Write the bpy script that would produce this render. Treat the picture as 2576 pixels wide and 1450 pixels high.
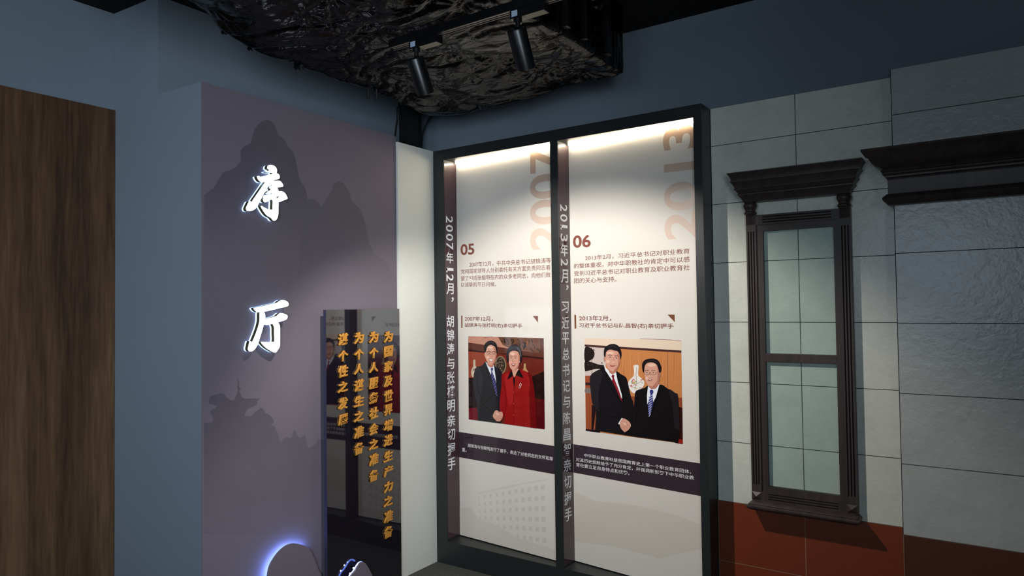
import bpy, bmesh, math, random
from mathutils import Vector, Matrix
from mathutils.geometry import tessellate_polygon

for _o in list(bpy.data.objects):
    bpy.data.objects.remove(_o)
S = bpy.context.scene
COL = S.collection

# ------------------------------------------------------------------ camera
FPX, CX, CY = 1725.6, 1288.0, 725.0          # focal length and centre for the 2576 x 1450 frame
YAW, PITCH, ROLL = 0.59669528, 0.02667793, -0.01308684
EYE = 1.615
_r0 = Vector((math.cos(YAW), math.sin(YAW), 0))
_f0 = Vector((-math.sin(YAW), math.cos(YAW), 0))
_fw = _f0 * math.cos(PITCH) + Vector((0, 0, math.sin(PITCH)))
_u0 = Vector((0, 0, math.cos(PITCH))) - _f0 * math.sin(PITCH)
_rt = _r0 * math.cos(ROLL) + _u0 * math.sin(ROLL)
_up = _u0 * math.cos(ROLL) - _r0 * math.sin(ROLL)
ORG = Vector((0, 0, EYE))
cd = bpy.data.cameras.new('camera')
cd.sensor_width = 36.0
cd.lens = 36.0 * FPX / 2576.0
cd.clip_start = 0.02
cam = bpy.data.objects.new('camera', cd)
COL.objects.link(cam)
M = Matrix.Identity(4)
for _i in range(3):
    M[_i][0], M[_i][1], M[_i][2], M[_i][3] = _rt[_i], _up[_i], -_fw[_i], ORG[_i]
cam.matrix_world = M
S.camera = cam

# ------------------------------------------------------------------ view, world, lights
S.view_settings.view_transform = 'Standard'
S.view_settings.look = 'None'
S.view_settings.gamma = 1.0
S.view_settings.use_curve_mapping = False
S.view_settings.exposure = 0.0
S.cycles.use_denoising = True
S.cycles.max_bounces = 8
S.cycles.transparent_max_bounces = 12

W = bpy.data.worlds.new('world')
S.world = W
W.use_nodes = True
W.node_tree.nodes['Background'].inputs[0].default_value = (0.78, 0.90, 1.0, 1)
W.node_tree.nodes['Background'].inputs[1].default_value = 0.055


def add_light(name, kind, loc, target, energy, color, **kw):
    d = bpy.data.lights.new(name, kind)
    d.energy = energy
    d.color = color
    for k, v in kw.items():
        setattr(d, k, v)
    o = bpy.data.objects.new(name, d)
    COL.objects.link(o)
    o.location = loc
    o.rotation_euler = (Vector(target) - Vector(loc)).to_track_quat('-Z', 'Y').to_euler()
    return o


# daylight coming from the far end of the hall behind the camera
add_light('hall_daylight', 'AREA', (-0.6, -4.4, EYE + 0.4), (-1.6, 2.5, EYE - 0.1), 43.0, (0.68, 0.84, 1.0),
          shape='RECTANGLE', size=2.2, size_y=2.0)
# added fill right of the camera, narrowed to brighten the left-hand walls
add_light('side_fill_light', 'AREA', (1.5, -2.3, EYE + 0.05), (-3.2, 2.0, EYE + 0.1), 22.0, (0.74, 0.87, 1.0),
          shape='RECTANGLE', size=1.6, size_y=1.6, spread=math.radians(56))

# ------------------------------------------------------------------ pixel rays onto real planes
def ray(px, py):
    return _rt * ((px - CX) / FPX) - _up * ((py - CY) / FPX) + _fw


def on_y(px, py, y):
    d = ray(px, py)
    return ORG + d * (y / d.y)


def on_x(px, py, x):
    d = ray(px, py)
    return ORG + d * (x / d.x)


def on_plane(px, py, p0, n):
    d = ray(px, py)
    return ORG + d * ((p0 - ORG).dot(n) / d.dot(n))


# ------------------------------------------------------------------ materials
def lin(c):
    return tuple(((v / 255) / 12.92 if v <= 10 else ((v / 255 + 0.055) / 1.055) ** 2.4) for v in c) + (1.0,)


MATS = {}


def mat(name, rgb, rough=0.5, metal=0.0, spec=0.5, emit=None, strength=0.0, coat=0.0):
    if name in MATS:
        return MATS[name]
    m = bpy.data.materials.new(name)
    m.use_nodes = True
    b = m.node_tree.nodes['Principled BSDF']
    b.inputs['Base Color'].default_value = lin(rgb)
    b.inputs['Roughness'].default_value = rough
    b.inputs['Metallic'].default_value = metal
    b.inputs['Specular IOR Level'].default_value = spec
    b.inputs['Coat Weight'].default_value = coat
    b.inputs['Coat Roughness'].default_value = 0.03
    if emit:
        b.inputs['Emission Color'].default_value = lin(emit)
        b.inputs['Emission Strength'].default_value = strength
    MATS[name] = m
    return m


def ink(rgb, rough=0.09):
    return mat('ink_%d_%d_%d' % tuple(rgb), rgb, rough, 0, 0.28)


class G:
    """small helper to write node graphs"""
    def __init__(s, m):
        s.t = m.node_tree
        s.b = s.t.nodes['Principled BSDF']

    def n(s, kind, **kw):
        x = s.t.nodes.new(kind)
        for k, v in kw.items():
            setattr(x, k, v)
        return x

    def l(s, a, b):
        s.t.links.new(a, b)

    def math(s, op, a, b=None, c=None):
        x = s.n('ShaderNodeMath', operation=op)
        for i, v in enumerate((a, b, c)):
            if v is None:
                continue
            if isinstance(v, (int, float)):
                x.inputs[i].default_value = v
            else:
                s.l(v, x.inputs[i])
        return x.outputs[0]

    def mix(s, f, a, b):
        x = s.n('ShaderNodeMix', data_type='RGBA')
        if isinstance(f, (int, float)):
            x.inputs[0].default_value = f
        else:
            s.l(f, x.inputs[0])
        for i, v in ((6, a), (7, b)):
            if isinstance(v, tuple):
                x.inputs[i].default_value = v
            else:
                s.l(v, x.inputs[i])
        return x.outputs[2]

    def coords(s):
        tc = s.n('ShaderNodeTexCoord')
        sp = s.n('ShaderNodeSeparateXYZ')
        s.l(tc.outputs['Object'], sp.inputs[0])
        return tc.outputs['Object'], sp.outputs[0], sp.outputs[1], sp.outputs[2]

    def noise(s, vec, scale, detail=4, rough=0.5, stretch=None, dist=0.0):
        if stretch:
            mp = s.n('ShaderNodeMapping')
            mp.inputs['Scale'].default_value = stretch
            s.l(vec, mp.inputs[0])
            vec = mp.outputs[0]
        x = s.n('ShaderNodeTexNoise')
        x.inputs['Scale'].default_value = scale
        x.inputs['Detail'].default_value = detail
        x.inputs['Roughness'].default_value = rough
        x.inputs['Distortion'].default_value = dist
        s.l(vec, x.inputs['Vector'])
        return x.outputs['Fac']

    def ramp(s, f, stops):
        x = s.n('ShaderNodeValToRGB')
        e = x.color_ramp.elements
        while len(e) < len(stops):
            e.new(0.5)
        for k, (p, c) in zip(e, stops):
            k.position = p
            k.color = c
        s.l(f, x.inputs[0])
        return x.outputs[0]

    def bump(s, h, strength, dist=0.01):
        x = s.n('ShaderNodeBump')
        x.inputs['Strength'].default_value = strength
        x.inputs['Distance'].default_value = dist
        s.l(h, x.inputs['Height'])
        s.l(x.outputs[0], s.b.inputs['Normal'])


def painted(name, rgb, rough=0.75, amount=0.06, bump=0.05):
    m = mat(name, rgb, rough, 0, 0.3)
    g = G(m)
    v, x, y, z = g.coords()
    n1 = g.noise(v, 2.2, 5, 0.6)
    c = lin(rgb)
    lo = tuple(k * (1 - amount) for k in c[:3]) + (1,)
    hi = tuple(min(1, k * (1 + amount)) for k in c[:3]) + (1,)
    g.l(g.mix(n1, lo, hi), g.b.inputs['Base Color'])
    g.bump(g.noise(v, 260, 3, 0.6), bump, 0.002)
    return m


def tiles(name, rgb, joint, x0, pitch, rough, texture, spread=0.10):
    m = mat(name, rgb, rough, 0, 0.5)
    g = G(m)
    v, x, y, z = g.coords()

    def line(s, o, p, w):
        f = g.math('FRACT', g.math('DIVIDE', g.math('SUBTRACT', s, o), p))
        d = g.math('ABSOLUTE', g.math('SUBTRACT', f, 0.5))
        return g.math('GREATER_THAN', d, 0.5 - w / p)
    jm = line(z, EYE - 0.9998, 0.3017, 0.0016)
    if pitch:
        jm = g.math('MAXIMUM', jm, line(x, x0, pitch, 0.0017))
    n1 = g.noise(v, 9, 8, 0.65)
    n2 = g.noise(v, 55, 4, 0.6, (1, 1, 1.7))
    c = lin(rgb)
    lo = tuple(k * (1 - spread) for k in c[:3]) + (1,)
    hi = tuple(min(1, k * (1 + spread)) for k in c[:3]) + (1,)
    base = g.mix(g.ramp(g.math('ADD', g.math('MULTIPLY', n1, 0.65), g.math('MULTIPLY', n2, 0.35)),
                        [(0.32, (0, 0, 0, 1)), (0.68, (1, 1, 1, 1))]), lo, hi)
    g.l(g.mix(jm, base, lin(joint)), g.b.inputs['Base Color'])
    rg = g.math('ADD', g.math('MULTIPLY', jm, 0.5), rough)
    g.l(rg, g.b.inputs['Roughness'])
    h = g.math('ADD', g.math('MULTIPLY', g.noise(v, 26, 5, 0.55, None, 0.6), 1.0), g.math('MULTIPLY', g.noise(v, 90, 3, 0.5), 0.35))
    g.bump(g.math('SUBTRACT', g.math('MULTIPLY', h, texture), g.math('MULTIPLY', jm, 1.0)), 0.55, 0.0035)
    return m


BLUE = painted('slate_blue_paint', (121, 132, 142))
WHITE = painted('off_white_paint', (224, 224, 216), 0.7, 0.03)
MURAL = painted('mural_ground', (112, 103, 114), 0.6, 0.05, 0.02)
BLACKCEIL = painted('black_ceiling_paint', (16, 17, 18), 0.9)
TILE = tiles('stone_tile', (220, 221, 208), (62, 63, 64), -0.2950, 0.4130, 0.28, 0.45)
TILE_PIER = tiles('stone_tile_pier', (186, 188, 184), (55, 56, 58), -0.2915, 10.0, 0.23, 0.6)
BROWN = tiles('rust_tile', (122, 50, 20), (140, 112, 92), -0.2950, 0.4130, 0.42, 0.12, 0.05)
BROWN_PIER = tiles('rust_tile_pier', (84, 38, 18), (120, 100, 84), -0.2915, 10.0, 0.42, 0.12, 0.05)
BLACKMETAL = mat('satin_black_metal', (34, 38, 38), 0.42, 0.0, 0.5)
SOFFIT = mat('case_lining', (60, 52, 48), 0.5)
MAROON = mat('maroon_acrylic', (74, 54, 60), 0.09, 0.0, 0.55)
PAPER = mat('panel_print_ground', (229, 222, 212), 0.10, 0.0, 0.28)
LED = mat('led_tube', (255, 250, 240), 0.4, 0, 0.2, (255, 240, 212), 27.0)
BLACKGLOSS = mat('dark_gloss_acrylic', (24, 19, 28), 0.03, 0.0, 0.75, coat=1.0)
EDGEBLUE = mat('board_edge', (58, 56, 80), 0.3)
GOLD = mat('gold_letter', (214, 150, 62), 0.42, 0.25, 0.5)
WOODDARK = None
BLACKPLASTIC = mat('black_plastic', (14, 14, 15), 0.38)
BLACKSPOT = mat('black_spot_enamel', (13, 14, 16), 0.33)
CABLE = mat('cable_black', (12, 12, 13), 0.55)
GREY = mat('track_conductor_grey', (150, 140, 132), 0.45, 0.6)
STICK = mat('pale_blue_sticker', (168, 184, 205), 0.5)
STICKINK = mat('sticker_ink', (60, 78, 110), 0.5)
BEIGE = mat('beige_underside', (176, 164, 140), 0.6)
LIT = mat('lit_white_acrylic', (255, 255, 255), 0.4, 0, 0.3, (246, 252, 255), 1.7)
HALO = mat('lit_halo_acrylic', (230, 240, 255), 0.4, 0, 0.3, (168, 208, 255), 2.0)
RETURN = mat('brass_return', (96, 88, 56), 0.35, 0.6)
LEDBLUE = mat('blue_led_strip', (200, 215, 255), 0.4, 0, 0.3, (108, 142, 255), 5.0)
LEDSTRONG = mat('blue_led_strip_strong', (200, 215, 255), 0.4, 0, 0.3, (120, 155, 255), 60.0)
LEDDOT = mat('blue_led_dot', (240, 240, 255), 0.4, 0, 0.3, (200, 208, 255), 14.0)


def wood(name, a, b, c, rough, axis='z', scale=1.0):
    m = mat(name, a, rough, 0, 0.4)
    g = G(m)
    v, x, y, z = g.coords()
    st = (22 * scale, 22 * scale, 0.9) if axis == 'z' else (0.9, 22 * scale, 22 * scale)
    n1 = g.noise(v, 1.0, 3, 0.5, st, 0.35)
    n2 = g.noise(v, 6.0, 4, 0.6, st, 0.2)
    n3 = g.noise(v, 1.0, 1, 0.4, (st[0] * 0.28, st[1] * 0.28, st[2] * 0.3))
    f = g.math('ADD', g.math('ADD', g.math('MULTIPLY', n1, 0.42), g.math('MULTIPLY', n2, 0.26)), g.math('MULTIPLY', n3, 0.32))
    g.l(g.ramp(f, [(0.36, lin(b)), (0.50, lin(a)), (0.64, lin(c))]), g.b.inputs['Base Color'])
    g.bump(n2, 0.08, 0.002)
    return m


WALNUT = wood('walnut_veneer', (96, 68, 46), (60, 39, 26), (126, 95, 66), 0.5, 'z', 0.55)
WOODDARK = wood('dark_stained_wood', (62, 51, 48), (50, 41, 39), (72, 60, 56), 0.42, 'z', 2.0)


def duct_film():
    m = mat('black_polythene_film', (6, 6, 6), 0.17, 0, 0.2)
    g = G(m)
    v, x, y, z = g.coords()
    h = g.math('ADD', g.noise(v, 7, 3, 0.5, (1, 1.8, 1), 1.2), g.math('MULTIPLY', g.noise(v, 40, 2, 0.5, None, 0.8), 0.08))
    g.bump(h, 0.3, 0.03)
    return m


FILM = duct_film()


def carpet():
    m = mat('charcoal_carpet', (74, 77, 74), 0.95, 0, 0.1)
    g = G(m)
    v, x, y, z = g.coords()
    n = g.noise(v, 160, 5, 0.7)
    g.l(g.ramp(n, [(0.3, lin((44, 46, 45))), (0.7, lin((104, 107, 102)))]), g.b.inputs['Base Color'])
    g.bump(n, 0.8, 0.01)
    return m


def pane_glass():
    m = bpy.data.materials.new('green_tinted_glass')
    m.use_nodes = True
    t = m.node_tree
    t.nodes.remove(t.nodes['Principled BSDF'])
    out = t.nodes['Material Output']
    tr = t.nodes.new('ShaderNodeBsdfTransparent')
    tr.inputs[0].default_value = lin((243, 248, 248))
    gl = t.nodes.new('ShaderNodeBsdfGlossy')
    gl.inputs['Roughness'].default_value = 0.02
    fr = t.nodes.new('ShaderNodeFresnel')
    fr.inputs[0].default_value = 1.45
    mx = t.nodes.new('ShaderNodeMixShader')
    ge = t.nodes.new('ShaderNodeNewGeometry')
    iv = t.nodes.new('ShaderNodeMath')
    iv.operation = 'SUBTRACT'
    iv.inputs[0].default_value = 1.0
    t.links.new(ge.outputs['Backfacing'], iv.inputs[1])
    mu = t.nodes.new('ShaderNodeMath')
    mu.operation = 'MULTIPLY'
    t.links.new(fr.outputs[0], mu.inputs[0])
    t.links.new(iv.outputs[0], mu.inputs[1])
    t.links.new(mu.outputs[0], mx.inputs[0])
    t.links.new(tr.outputs[0], mx.inputs[1])
    t.links.new(gl.outputs[0], mx.inputs[2])
    t.links.new(mx.outputs[0], out.inputs[0])
    return m


GLASS = pane_glass()


# ------------------------------------------------------------------ object helpers
def tag(o, label=None, cat=None, group=None, kind=None):
    if label:
        o['label'] = label
    if cat:
        o['category'] = cat
    if group:
        o['group'] = group
    if kind:
        o['kind'] = kind
    return o


def empty(name, loc, label, cat, group=None):
    o = bpy.data.objects.new(name, None)
    o.empty_display_size = 0.05
    COL.objects.link(o)
    o.location = loc
    return tag(o, label, cat, group)


PARENT_LOC = {}


def world_loc(o):
    p = Vector(o.location)
    while o.parent:
        o = o.parent
        p += Vector(o.location)
    return p


def link(name, me, parent=None):
    """mesh data is in world coordinates; shift it to the parent's base"""
    o = bpy.data.objects.new(name, me)
    COL.objects.link(o)
    if parent:
        o.parent = parent
        me.transform(Matrix.Translation(-world_loc(parent)))
    return o


def finish(name, bm, mats, parent=None, smooth=False, bevel=0.0):
    if bevel:
        bmesh.ops.bevel(bm, geom=list(bm.edges), offset=bevel, segments=2, profile=0.7, affect='EDGES', clamp_overlap=True)
    me = bpy.data.meshes.new(name)
    bm.normal_update()
    bm.to_mesh(me)
    bm.free()
    if not isinstance(mats, (list, tuple)):
        mats = [mats]
    for m in mats:
        me.materials.append(m)
    if smooth:
        for p in me.polygons:
            p.use_smooth = True
        if smooth != 'all':
            me.set_sharp_from_angle(angle=math.radians(35))
    return link(name, me, parent)


def add_box(bm, x0, x1, y0, y1, z0, z1, mi=0):
    v = [bm.verts.new(p) for p in ((x0, y0, z0), (x1, y0, z0), (x1, y1, z0), (x0, y1, z0),
                                   (x0, y0, z1), (x1, y0, z1), (x1, y1, z1), (x0, y1, z1))]
    for f in ((3, 2, 1, 0), (4, 5, 6, 7), (0, 1, 5, 4), (1, 2, 6, 5), (2, 3, 7, 6), (3, 0, 4, 7)):
        bm.faces.new([v[i] for i in f]).material_index = mi


def box(name, x0, x1, y0, y1, z0, z1, m, parent=None, bevel=0.0):
    bm = bmesh.new()
    add_box(bm, x0, x1, y0, y1, z0, z1)
    return finish(name, bm, m, parent, False, bevel)


def prism(name, foot, z0, z1, m, parent=None, mats_of=None):
    bm = bmesh.new()
    a = [bm.verts.new((x, y, z0)) for x, y in foot]
    b = [bm.verts.new((x, y, z1)) for x, y in foot]
    bm.faces.new(list(reversed(a)))
    bm.faces.new(b)
    n = len(foot)
    for i in range(n):
        bm.faces.new((a[i], a[(i + 1) % n], b[(i + 1) % n], b[i]))
    return finish(name, bm, m, parent)


def add_tube(bm, pts, r, seg=10, cap=True):
    rings = []
    pts = [Vector(p) for p in pts]
    rr = r if isinstance(r, (list, tuple)) else [r] * len(pts)
    ref = Vector((0.31, 0.17, 0.93)).normalized()
    for i, p in enumerate(pts):
        t = (pts[min(i + 1, len(pts) - 1)] - pts[max(i - 1, 0)]).normalized()
        a = t.cross(ref)
        if a.length < 1e-3:
            a = t.cross(Vector((1, 0, 0)))
        a.normalize()
        b = t.cross(a)
        rings.append([bm.verts.new(p + a * rr[i] * math.cos(2 * math.pi * k / seg) + b * rr[i] * math.sin(2 * math.pi * k / seg)) for k in range(seg)])
    for i in range(len(rings) - 1):
        for k in range(seg):
            bm.faces.new((rings[i][k], rings[i][(k + 1) % seg], rings[i + 1][(k + 1) % seg], rings[i + 1][k]))
    if cap:
        bm.faces.new(list(reversed(rings[0])))
        bm.faces.new(rings[-1])
    bmesh.ops.recalc_face_normals(bm, faces=bm.faces[:])


def curve_pts(pts, n=8, closed=False):
    P = [Vector(p) for p in pts]
    out = []
    N = len(P)
    for i in range(N if closed else N - 1):
        if closed:
            p0, p1, p2, p3 = P[(i - 1) % N], P[i], P[(i + 1) % N], P[(i + 2) % N]
        else:
            p0, p1, p2, p3 = P[max(i - 1, 0)], P[i], P[i + 1], P[min(i + 2, N - 1)]
        for k in range(n):
            t = k / n
            out.append(0.5 * ((2 * p1) + (p2 - p0) * t + (2 * p0 - 5 * p1 + 4 * p2 - p3) * t * t + (3 * p1 - p0 - 3 * p2 + p3) * t ** 3))
    if not closed:
        out.append(P[-1])
    return out


def tess(pts2):
    return tessellate_polygon([[Vector((p[0], p[1], 0)) for p in pts2]])


class Print:
    """flat printed shapes: pixel outlines unprojected onto a plane, each layer a hair further forward"""
    def __init__(s, to3, n):
        s.to3, s.n = to3, n
        s.bm = bmesh.new()
        s.mats = []

    def mi(s, m):
        if m not in s.mats:
            s.mats.append(m)
        return s.mats.index(m)

    def poly(s, pts, m, layer=1, smooth=0):
        if smooth:
            N = len(pts)
            T = [(0, 0) if pts[k][1] > 1185 else ((pts[(k + 1) % N][0] - pts[k - 1][0]) / 2, (pts[(k + 1) % N][1] - pts[k - 1][1]) / 2) for k in range(N)]
            q = []
            for k in range(N):
                a, b, ta, tb = pts[k], pts[(k + 1) % N], T[k], T[(k + 1) % N]
                for m_ in range(smooth):
                    t = m_ / smooth
                    h0, h1, h2, h3 = 2 * t ** 3 - 3 * t * t + 1, t ** 3 - 2 * t * t + t, -2 * t ** 3 + 3 * t * t, t ** 3 - t * t
                    q.append((h0 * a[0] + h1 * ta[0] + h2 * b[0] + h3 * tb[0], h0 * a[1] + h1 * ta[1] + h2 * b[1] + h3 * tb[1]))
            pts = q
        vs = [s.bm.verts.new(s.to3(x, y) + s.n * (0.00022 * layer)) for x, y in pts]
        mi = s.mi(m)
        for t in tess(pts):
            try:
                f = s.bm.faces.new([vs[i] for i in t])
            except ValueError:
                continue
            f.material_index = mi
        return s

    def ell(s, cx, cy, rx, ry, m, layer=1, n=20, rot=0.0):
        c, q = math.cos(rot), math.sin(rot)
        return s.poly([(cx + rx * math.cos(a) * c - ry * math.sin(a) * q, cy + rx * math.cos(a) * q + ry * math.sin(a) * c)
                       for a in [2 * math.pi * k / n for k in range(n)]], m, layer)

    def line(s, pts, w, m, layer=1):
        L, R_ = [], []
        for i, p in enumerate(pts):
            a, b = pts[max(i - 1, 0)], pts[min(i + 1, len(pts) - 1)]
            dx, dy = b[0] - a[0], b[1] - a[1]
            q = math.hypot(dx, dy) or 1
            L.append((p[0] - dy / q * w / 2, p[1] + dx / q * w / 2))
            R_.append((p[0] + dy / q * w / 2, p[1] - dx / q * w / 2))
        return s.poly(L + R_[::-1], m, layer)

    def build(s, name, parent):
        for f in s.bm.faces:
            f.normal_update()
            if f.normal.dot(s.n) < 0:
                f.normal_flip()
        return finish(name, s.bm, s.mats, parent)


# ------------------------------------------------------------------ lettering
_tc = bpy.data.curves.new('lettering_source', 'FONT')
_to = bpy.data.objects.new('lettering_source', _tc)


def glyphs(text, bold=0.0, extrude=0.0, bevel=0.0, res=4, spacing=1.0):
    """mesh of a line of text with its bounding box (x0, x1, y0, y1)"""
    _tc.body = text
    _tc.size = 1.0
    _tc.resolution_u = res
    _tc.offset = bold
    _tc.extrude = extrude
    _tc.bevel_depth = bevel
    _tc.space_character = spacing
    me = bpy.data.meshes.new_from_object(_to)
    xs = [v.co.x for v in me.vertices]
    ys = [v.co.y for v in me.vertices]
    return me, (min(xs), max(xs), min(ys), max(ys))


def lettering(name, rows, to3, n, m, parent, bold=0.0, layer=2, res=3):  # light from below on the adapter's bottom face, painted in as beige
    """rows: (text, TL, TR, BL, rotation) with pixel corners of the inked box; rotation 0, -90 (lying clockwise) or 90"""
    bm = bmesh.new()
    for text, TL, TR, BL, rot in rows:
        me, (x0, x1, y0, y1) = glyphs(text, bold, 0, 0, res)
        o = to3(*TL) + n * 0.00022 * layer
        u = to3(*TR) - to3(*TL)
        v = to3(*BL) - to3(*TL)
        for w in me.vertices:
            a, b = (w.co.x - x0) / (x1 - x0), (w.co.y - y0) / (y1 - y0)
            if rot == 0:
                s, t = a, 1 - b
            elif rot == -90:
                s, t = b, a
            else:
                s, t = 1 - b, 1 - a
            w.co = o + u * s + v * t
        k = bmesh.new()
        k.from_mesh(me)
        bpy.data.meshes.remove(me)
        tmp = bpy.data.meshes.new('tmp')
        k.to_mesh(tmp)
        k.free()
        bm.from_mesh(tmp)
        bpy.data.meshes.remove(tmp)
    bm.normal_update()
    for f in bm.faces:
        if f.normal.dot(n) < 0:
            f.normal_flip()
    for f in bm.faces:
        f.material_index = 0
    return finish(name, bm, m, parent)


# ================================================================== THE SETTING
CEIL = EYE + 1.522
tag(box('floor', -4.2, 3.2, -4.6, 3.65, -0.06, 0.0, carpet()), kind='structure')
tag(box('ceiling', -4.2, 3.2, -4.6, 3.65, CEIL, CEIL + 0.08, BLACKCEIL), kind='structure')
tag(box('wall_left', -3.85, -3.615, -2.6, 1.7348, 0, CEIL, BLUE), 'slate blue wall at far left around the walnut panel', kind='structure')
SIDE = lambda x: 1.735 + 0.056 * (x + 3.615)
tag(prism('wall_back', [(-3.85, SIDE(-3.85)), (-3.235, SIDE(-3.235)), (-3.235, 3.51), (-3.85, 3.51)], 0, CEIL, BLUE), 'slate blue upper wall behind the purple partition', kind='structure')
tag(box('wall_right', -3.85, 3.2, 3.512, 3.65, 0, CEIL, BLUE), 'slate blue wall above the display case and tiles', kind='structure')
PX = -2.90                                               # face of the purple partition
PTOP = EYE + 1.042
tag(prism('wall_center', [(-3.235, SIDE(-3.235)), (PX - 0.003, SIDE(PX)), (PX - 0.003, 3.030), (-3.235, 3.030)], 0, PTOP, BLUE),
    'low blue partition carrying the purple mural', kind='structure')
tag(box('wall_pilaster', -3.2, -2.885, 3.034, 3.512, 0, EYE + 1.006, WHITE),
    'off white end wall between the purple mural and the display case', kind='structure')

# tiled walls
TY, PY = 3.493, 3.386
BASEZ = EYE - 0.9998


def tiled(name, x0, x1, y, top, a, b, label):
    bm = bmesh.new()
    add_box(bm, x0, x1, y, 3.512, 0, BASEZ, 1)
    add_box(bm, x0, x1, y, 3.512, BASEZ, top, 0)
    return tag(finish(name, bm, [a, b]), label, kind='structure')


tiled('wall_tiled', -1.30, -0.285, TY, EYE + 1.0056, TILE, BROWN, 'stone tiled wall with rust base behind the dark window')
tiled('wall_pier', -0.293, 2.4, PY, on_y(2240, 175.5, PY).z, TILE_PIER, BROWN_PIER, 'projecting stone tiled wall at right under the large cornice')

# ================================================================== WALNUT PANEL AT FAR LEFT
wx = -3.598
zt = EYE + 1.0215
tag(box('wood_panel', -3.613, wx, -0.9, 1.7335, 0, zt, WALNUT), 'dark walnut veneer panel on the blue wall at far left', 'panel')

# ================================================================== MURAL
NX = Vector((1, 0, 0))


def to_mural(px, py):
    return on_x(px, py, PX)


mural = empty('mural', (PX, 2.4, 0), 'dusky purple mural of misty mountains on the low partition', 'mural')
box('print_sheet', PX - 0.003, PX, SIDE(PX), 3.034, 0.0, PTOP, MURAL, mural)


def misty(name, top, rgb, z_hi, z_lo):
    m = mat(name, rgb, 0.6, 0, 0.3)
    g = G(m)
    v, x, y, z = g.coords()
    f = g.n('ShaderNodeMapRange')
    f.interpolation_type = 'SMOOTHSTEP'
    f.inputs[1].default_value = z_lo
    f.inputs[2].default_value = z_hi
    g.l(z, f.inputs[0])
    w = g.math('ADD', f.outputs[0], g.math('MULTIPLY', g.math('SUBTRACT', g.noise(v, 3, 4, 0.6), 0.5), 0.55))
    cl = g.n('ShaderNodeClamp')
    g.l(w, cl.inputs[0])
    g.l(g.mix(cl.outputs[0], lin((112, 103, 114)), lin(rgb)), g.b.inputs['Base Color'])
    return m


def zm2(x, y):
    return (480 + x / 2.266, 200 + y / 2.266)


def zm4(x, y):
    return (500 + x / 6.303, 930 + y / 6.303)


pk1 = [zm2(*p) for p in ((75, 660), (130, 620), (160, 570), (185, 530), (220, 520), (260, 500), (285, 460), (283, 405), (305, 380), (340, 365), (352, 320),
       (365, 280), (385, 255), (415, 235), (435, 230), (460, 240), (480, 265), (497, 315), (520, 330), (545, 360), (555, 385), (580, 410), (597, 450),
       (607, 510), (620, 570), (640, 600), (655, 625), (665, 680), (662, 760), (640, 860), (620, 980), (600, 1100), (75, 1100))]
pk2 = [zm2(*p) for p in ((655, 690), (690, 680), (715, 690), (735, 715), (742, 735), (755, 705), (775, 680), (800, 640), (815, 595), (840, 582), (870, 590),
       (885, 615), (905, 650), (915, 690), (945, 720), (970, 750), (990, 810), (1005, 870), (1020, 940), (1045, 990), (1080, 1020), (1115, 1045),
       (1130, 1075), (1145, 1115), (1171, 1130), (1172, 1240), (600, 1240), (625, 960))]
pav = [zm4(*p) for p in ((82, 850), (200, 840), (230, 800), (215, 740), (180, 690), (180, 660), (250, 620), (290, 580), (230, 555), (165, 545), (160, 480),
       (180, 430), (300, 390), (360, 375), (410, 400), (450, 450), (500, 490), (560, 490), (600, 400), (622, 345), (616, 300), (600, 272), (620, 262), (618, 200),
       (595, 150), (620, 152), (634, 200), (640, 290), (675, 298), (648, 325), (650, 365), (690, 450), (740, 465), (880, 455), (935, 470), (975, 445),
       (955, 480), (930, 510), (920, 560), (880, 585), (780, 625), (745, 670), (725, 740), (830, 740), (880, 690), (940, 640), (985, 600), (1020, 625),
       (1050, 690), (1120, 720), (1165, 765), (1195, 830), (1180, 850), (1130, 870), (1200, 905), (1230, 960), (1260, 1040), (1285, 1140), (1310, 1160),
       (1340, 1110), (1400, 1070), (1440, 1090), (1475, 1080), (1490, 1010), (1515, 955), (1540, 990), (1560, 1060), (1600, 1090), (1690, 1040),
       (1700, 1100), (1715, 1200), (1740, 1250), (1790, 1230), (1870, 1160), (1890, 1110), (2060, 1120), (2060, 2600), (82, 2600))]
Print(to_mural, NX).poly(pk1, misty('mural_peak_near', 0, (88, 81, 92), EYE + 0.72, EYE + 0.12), 1).build('printed_peak', mural)
Print(to_mural, NX).poly(pk2, misty('mural_peak_far', 0, (94, 87, 97), EYE + 0.60, EYE - 0.02), 2).build('printed_peak', mural)
Print(to_mural, NX).poly(pav, misty('mural_pavilion', 0, (89, 82, 93), EYE - 0.30, EYE - 1.25), 2).build('printed_pavilion', mural)

# ================================================================== LIT CALLIGRAPHY ON THE MURAL
FX = PX + 0.042
DOWN = Vector((0, 0, -1))


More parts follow.
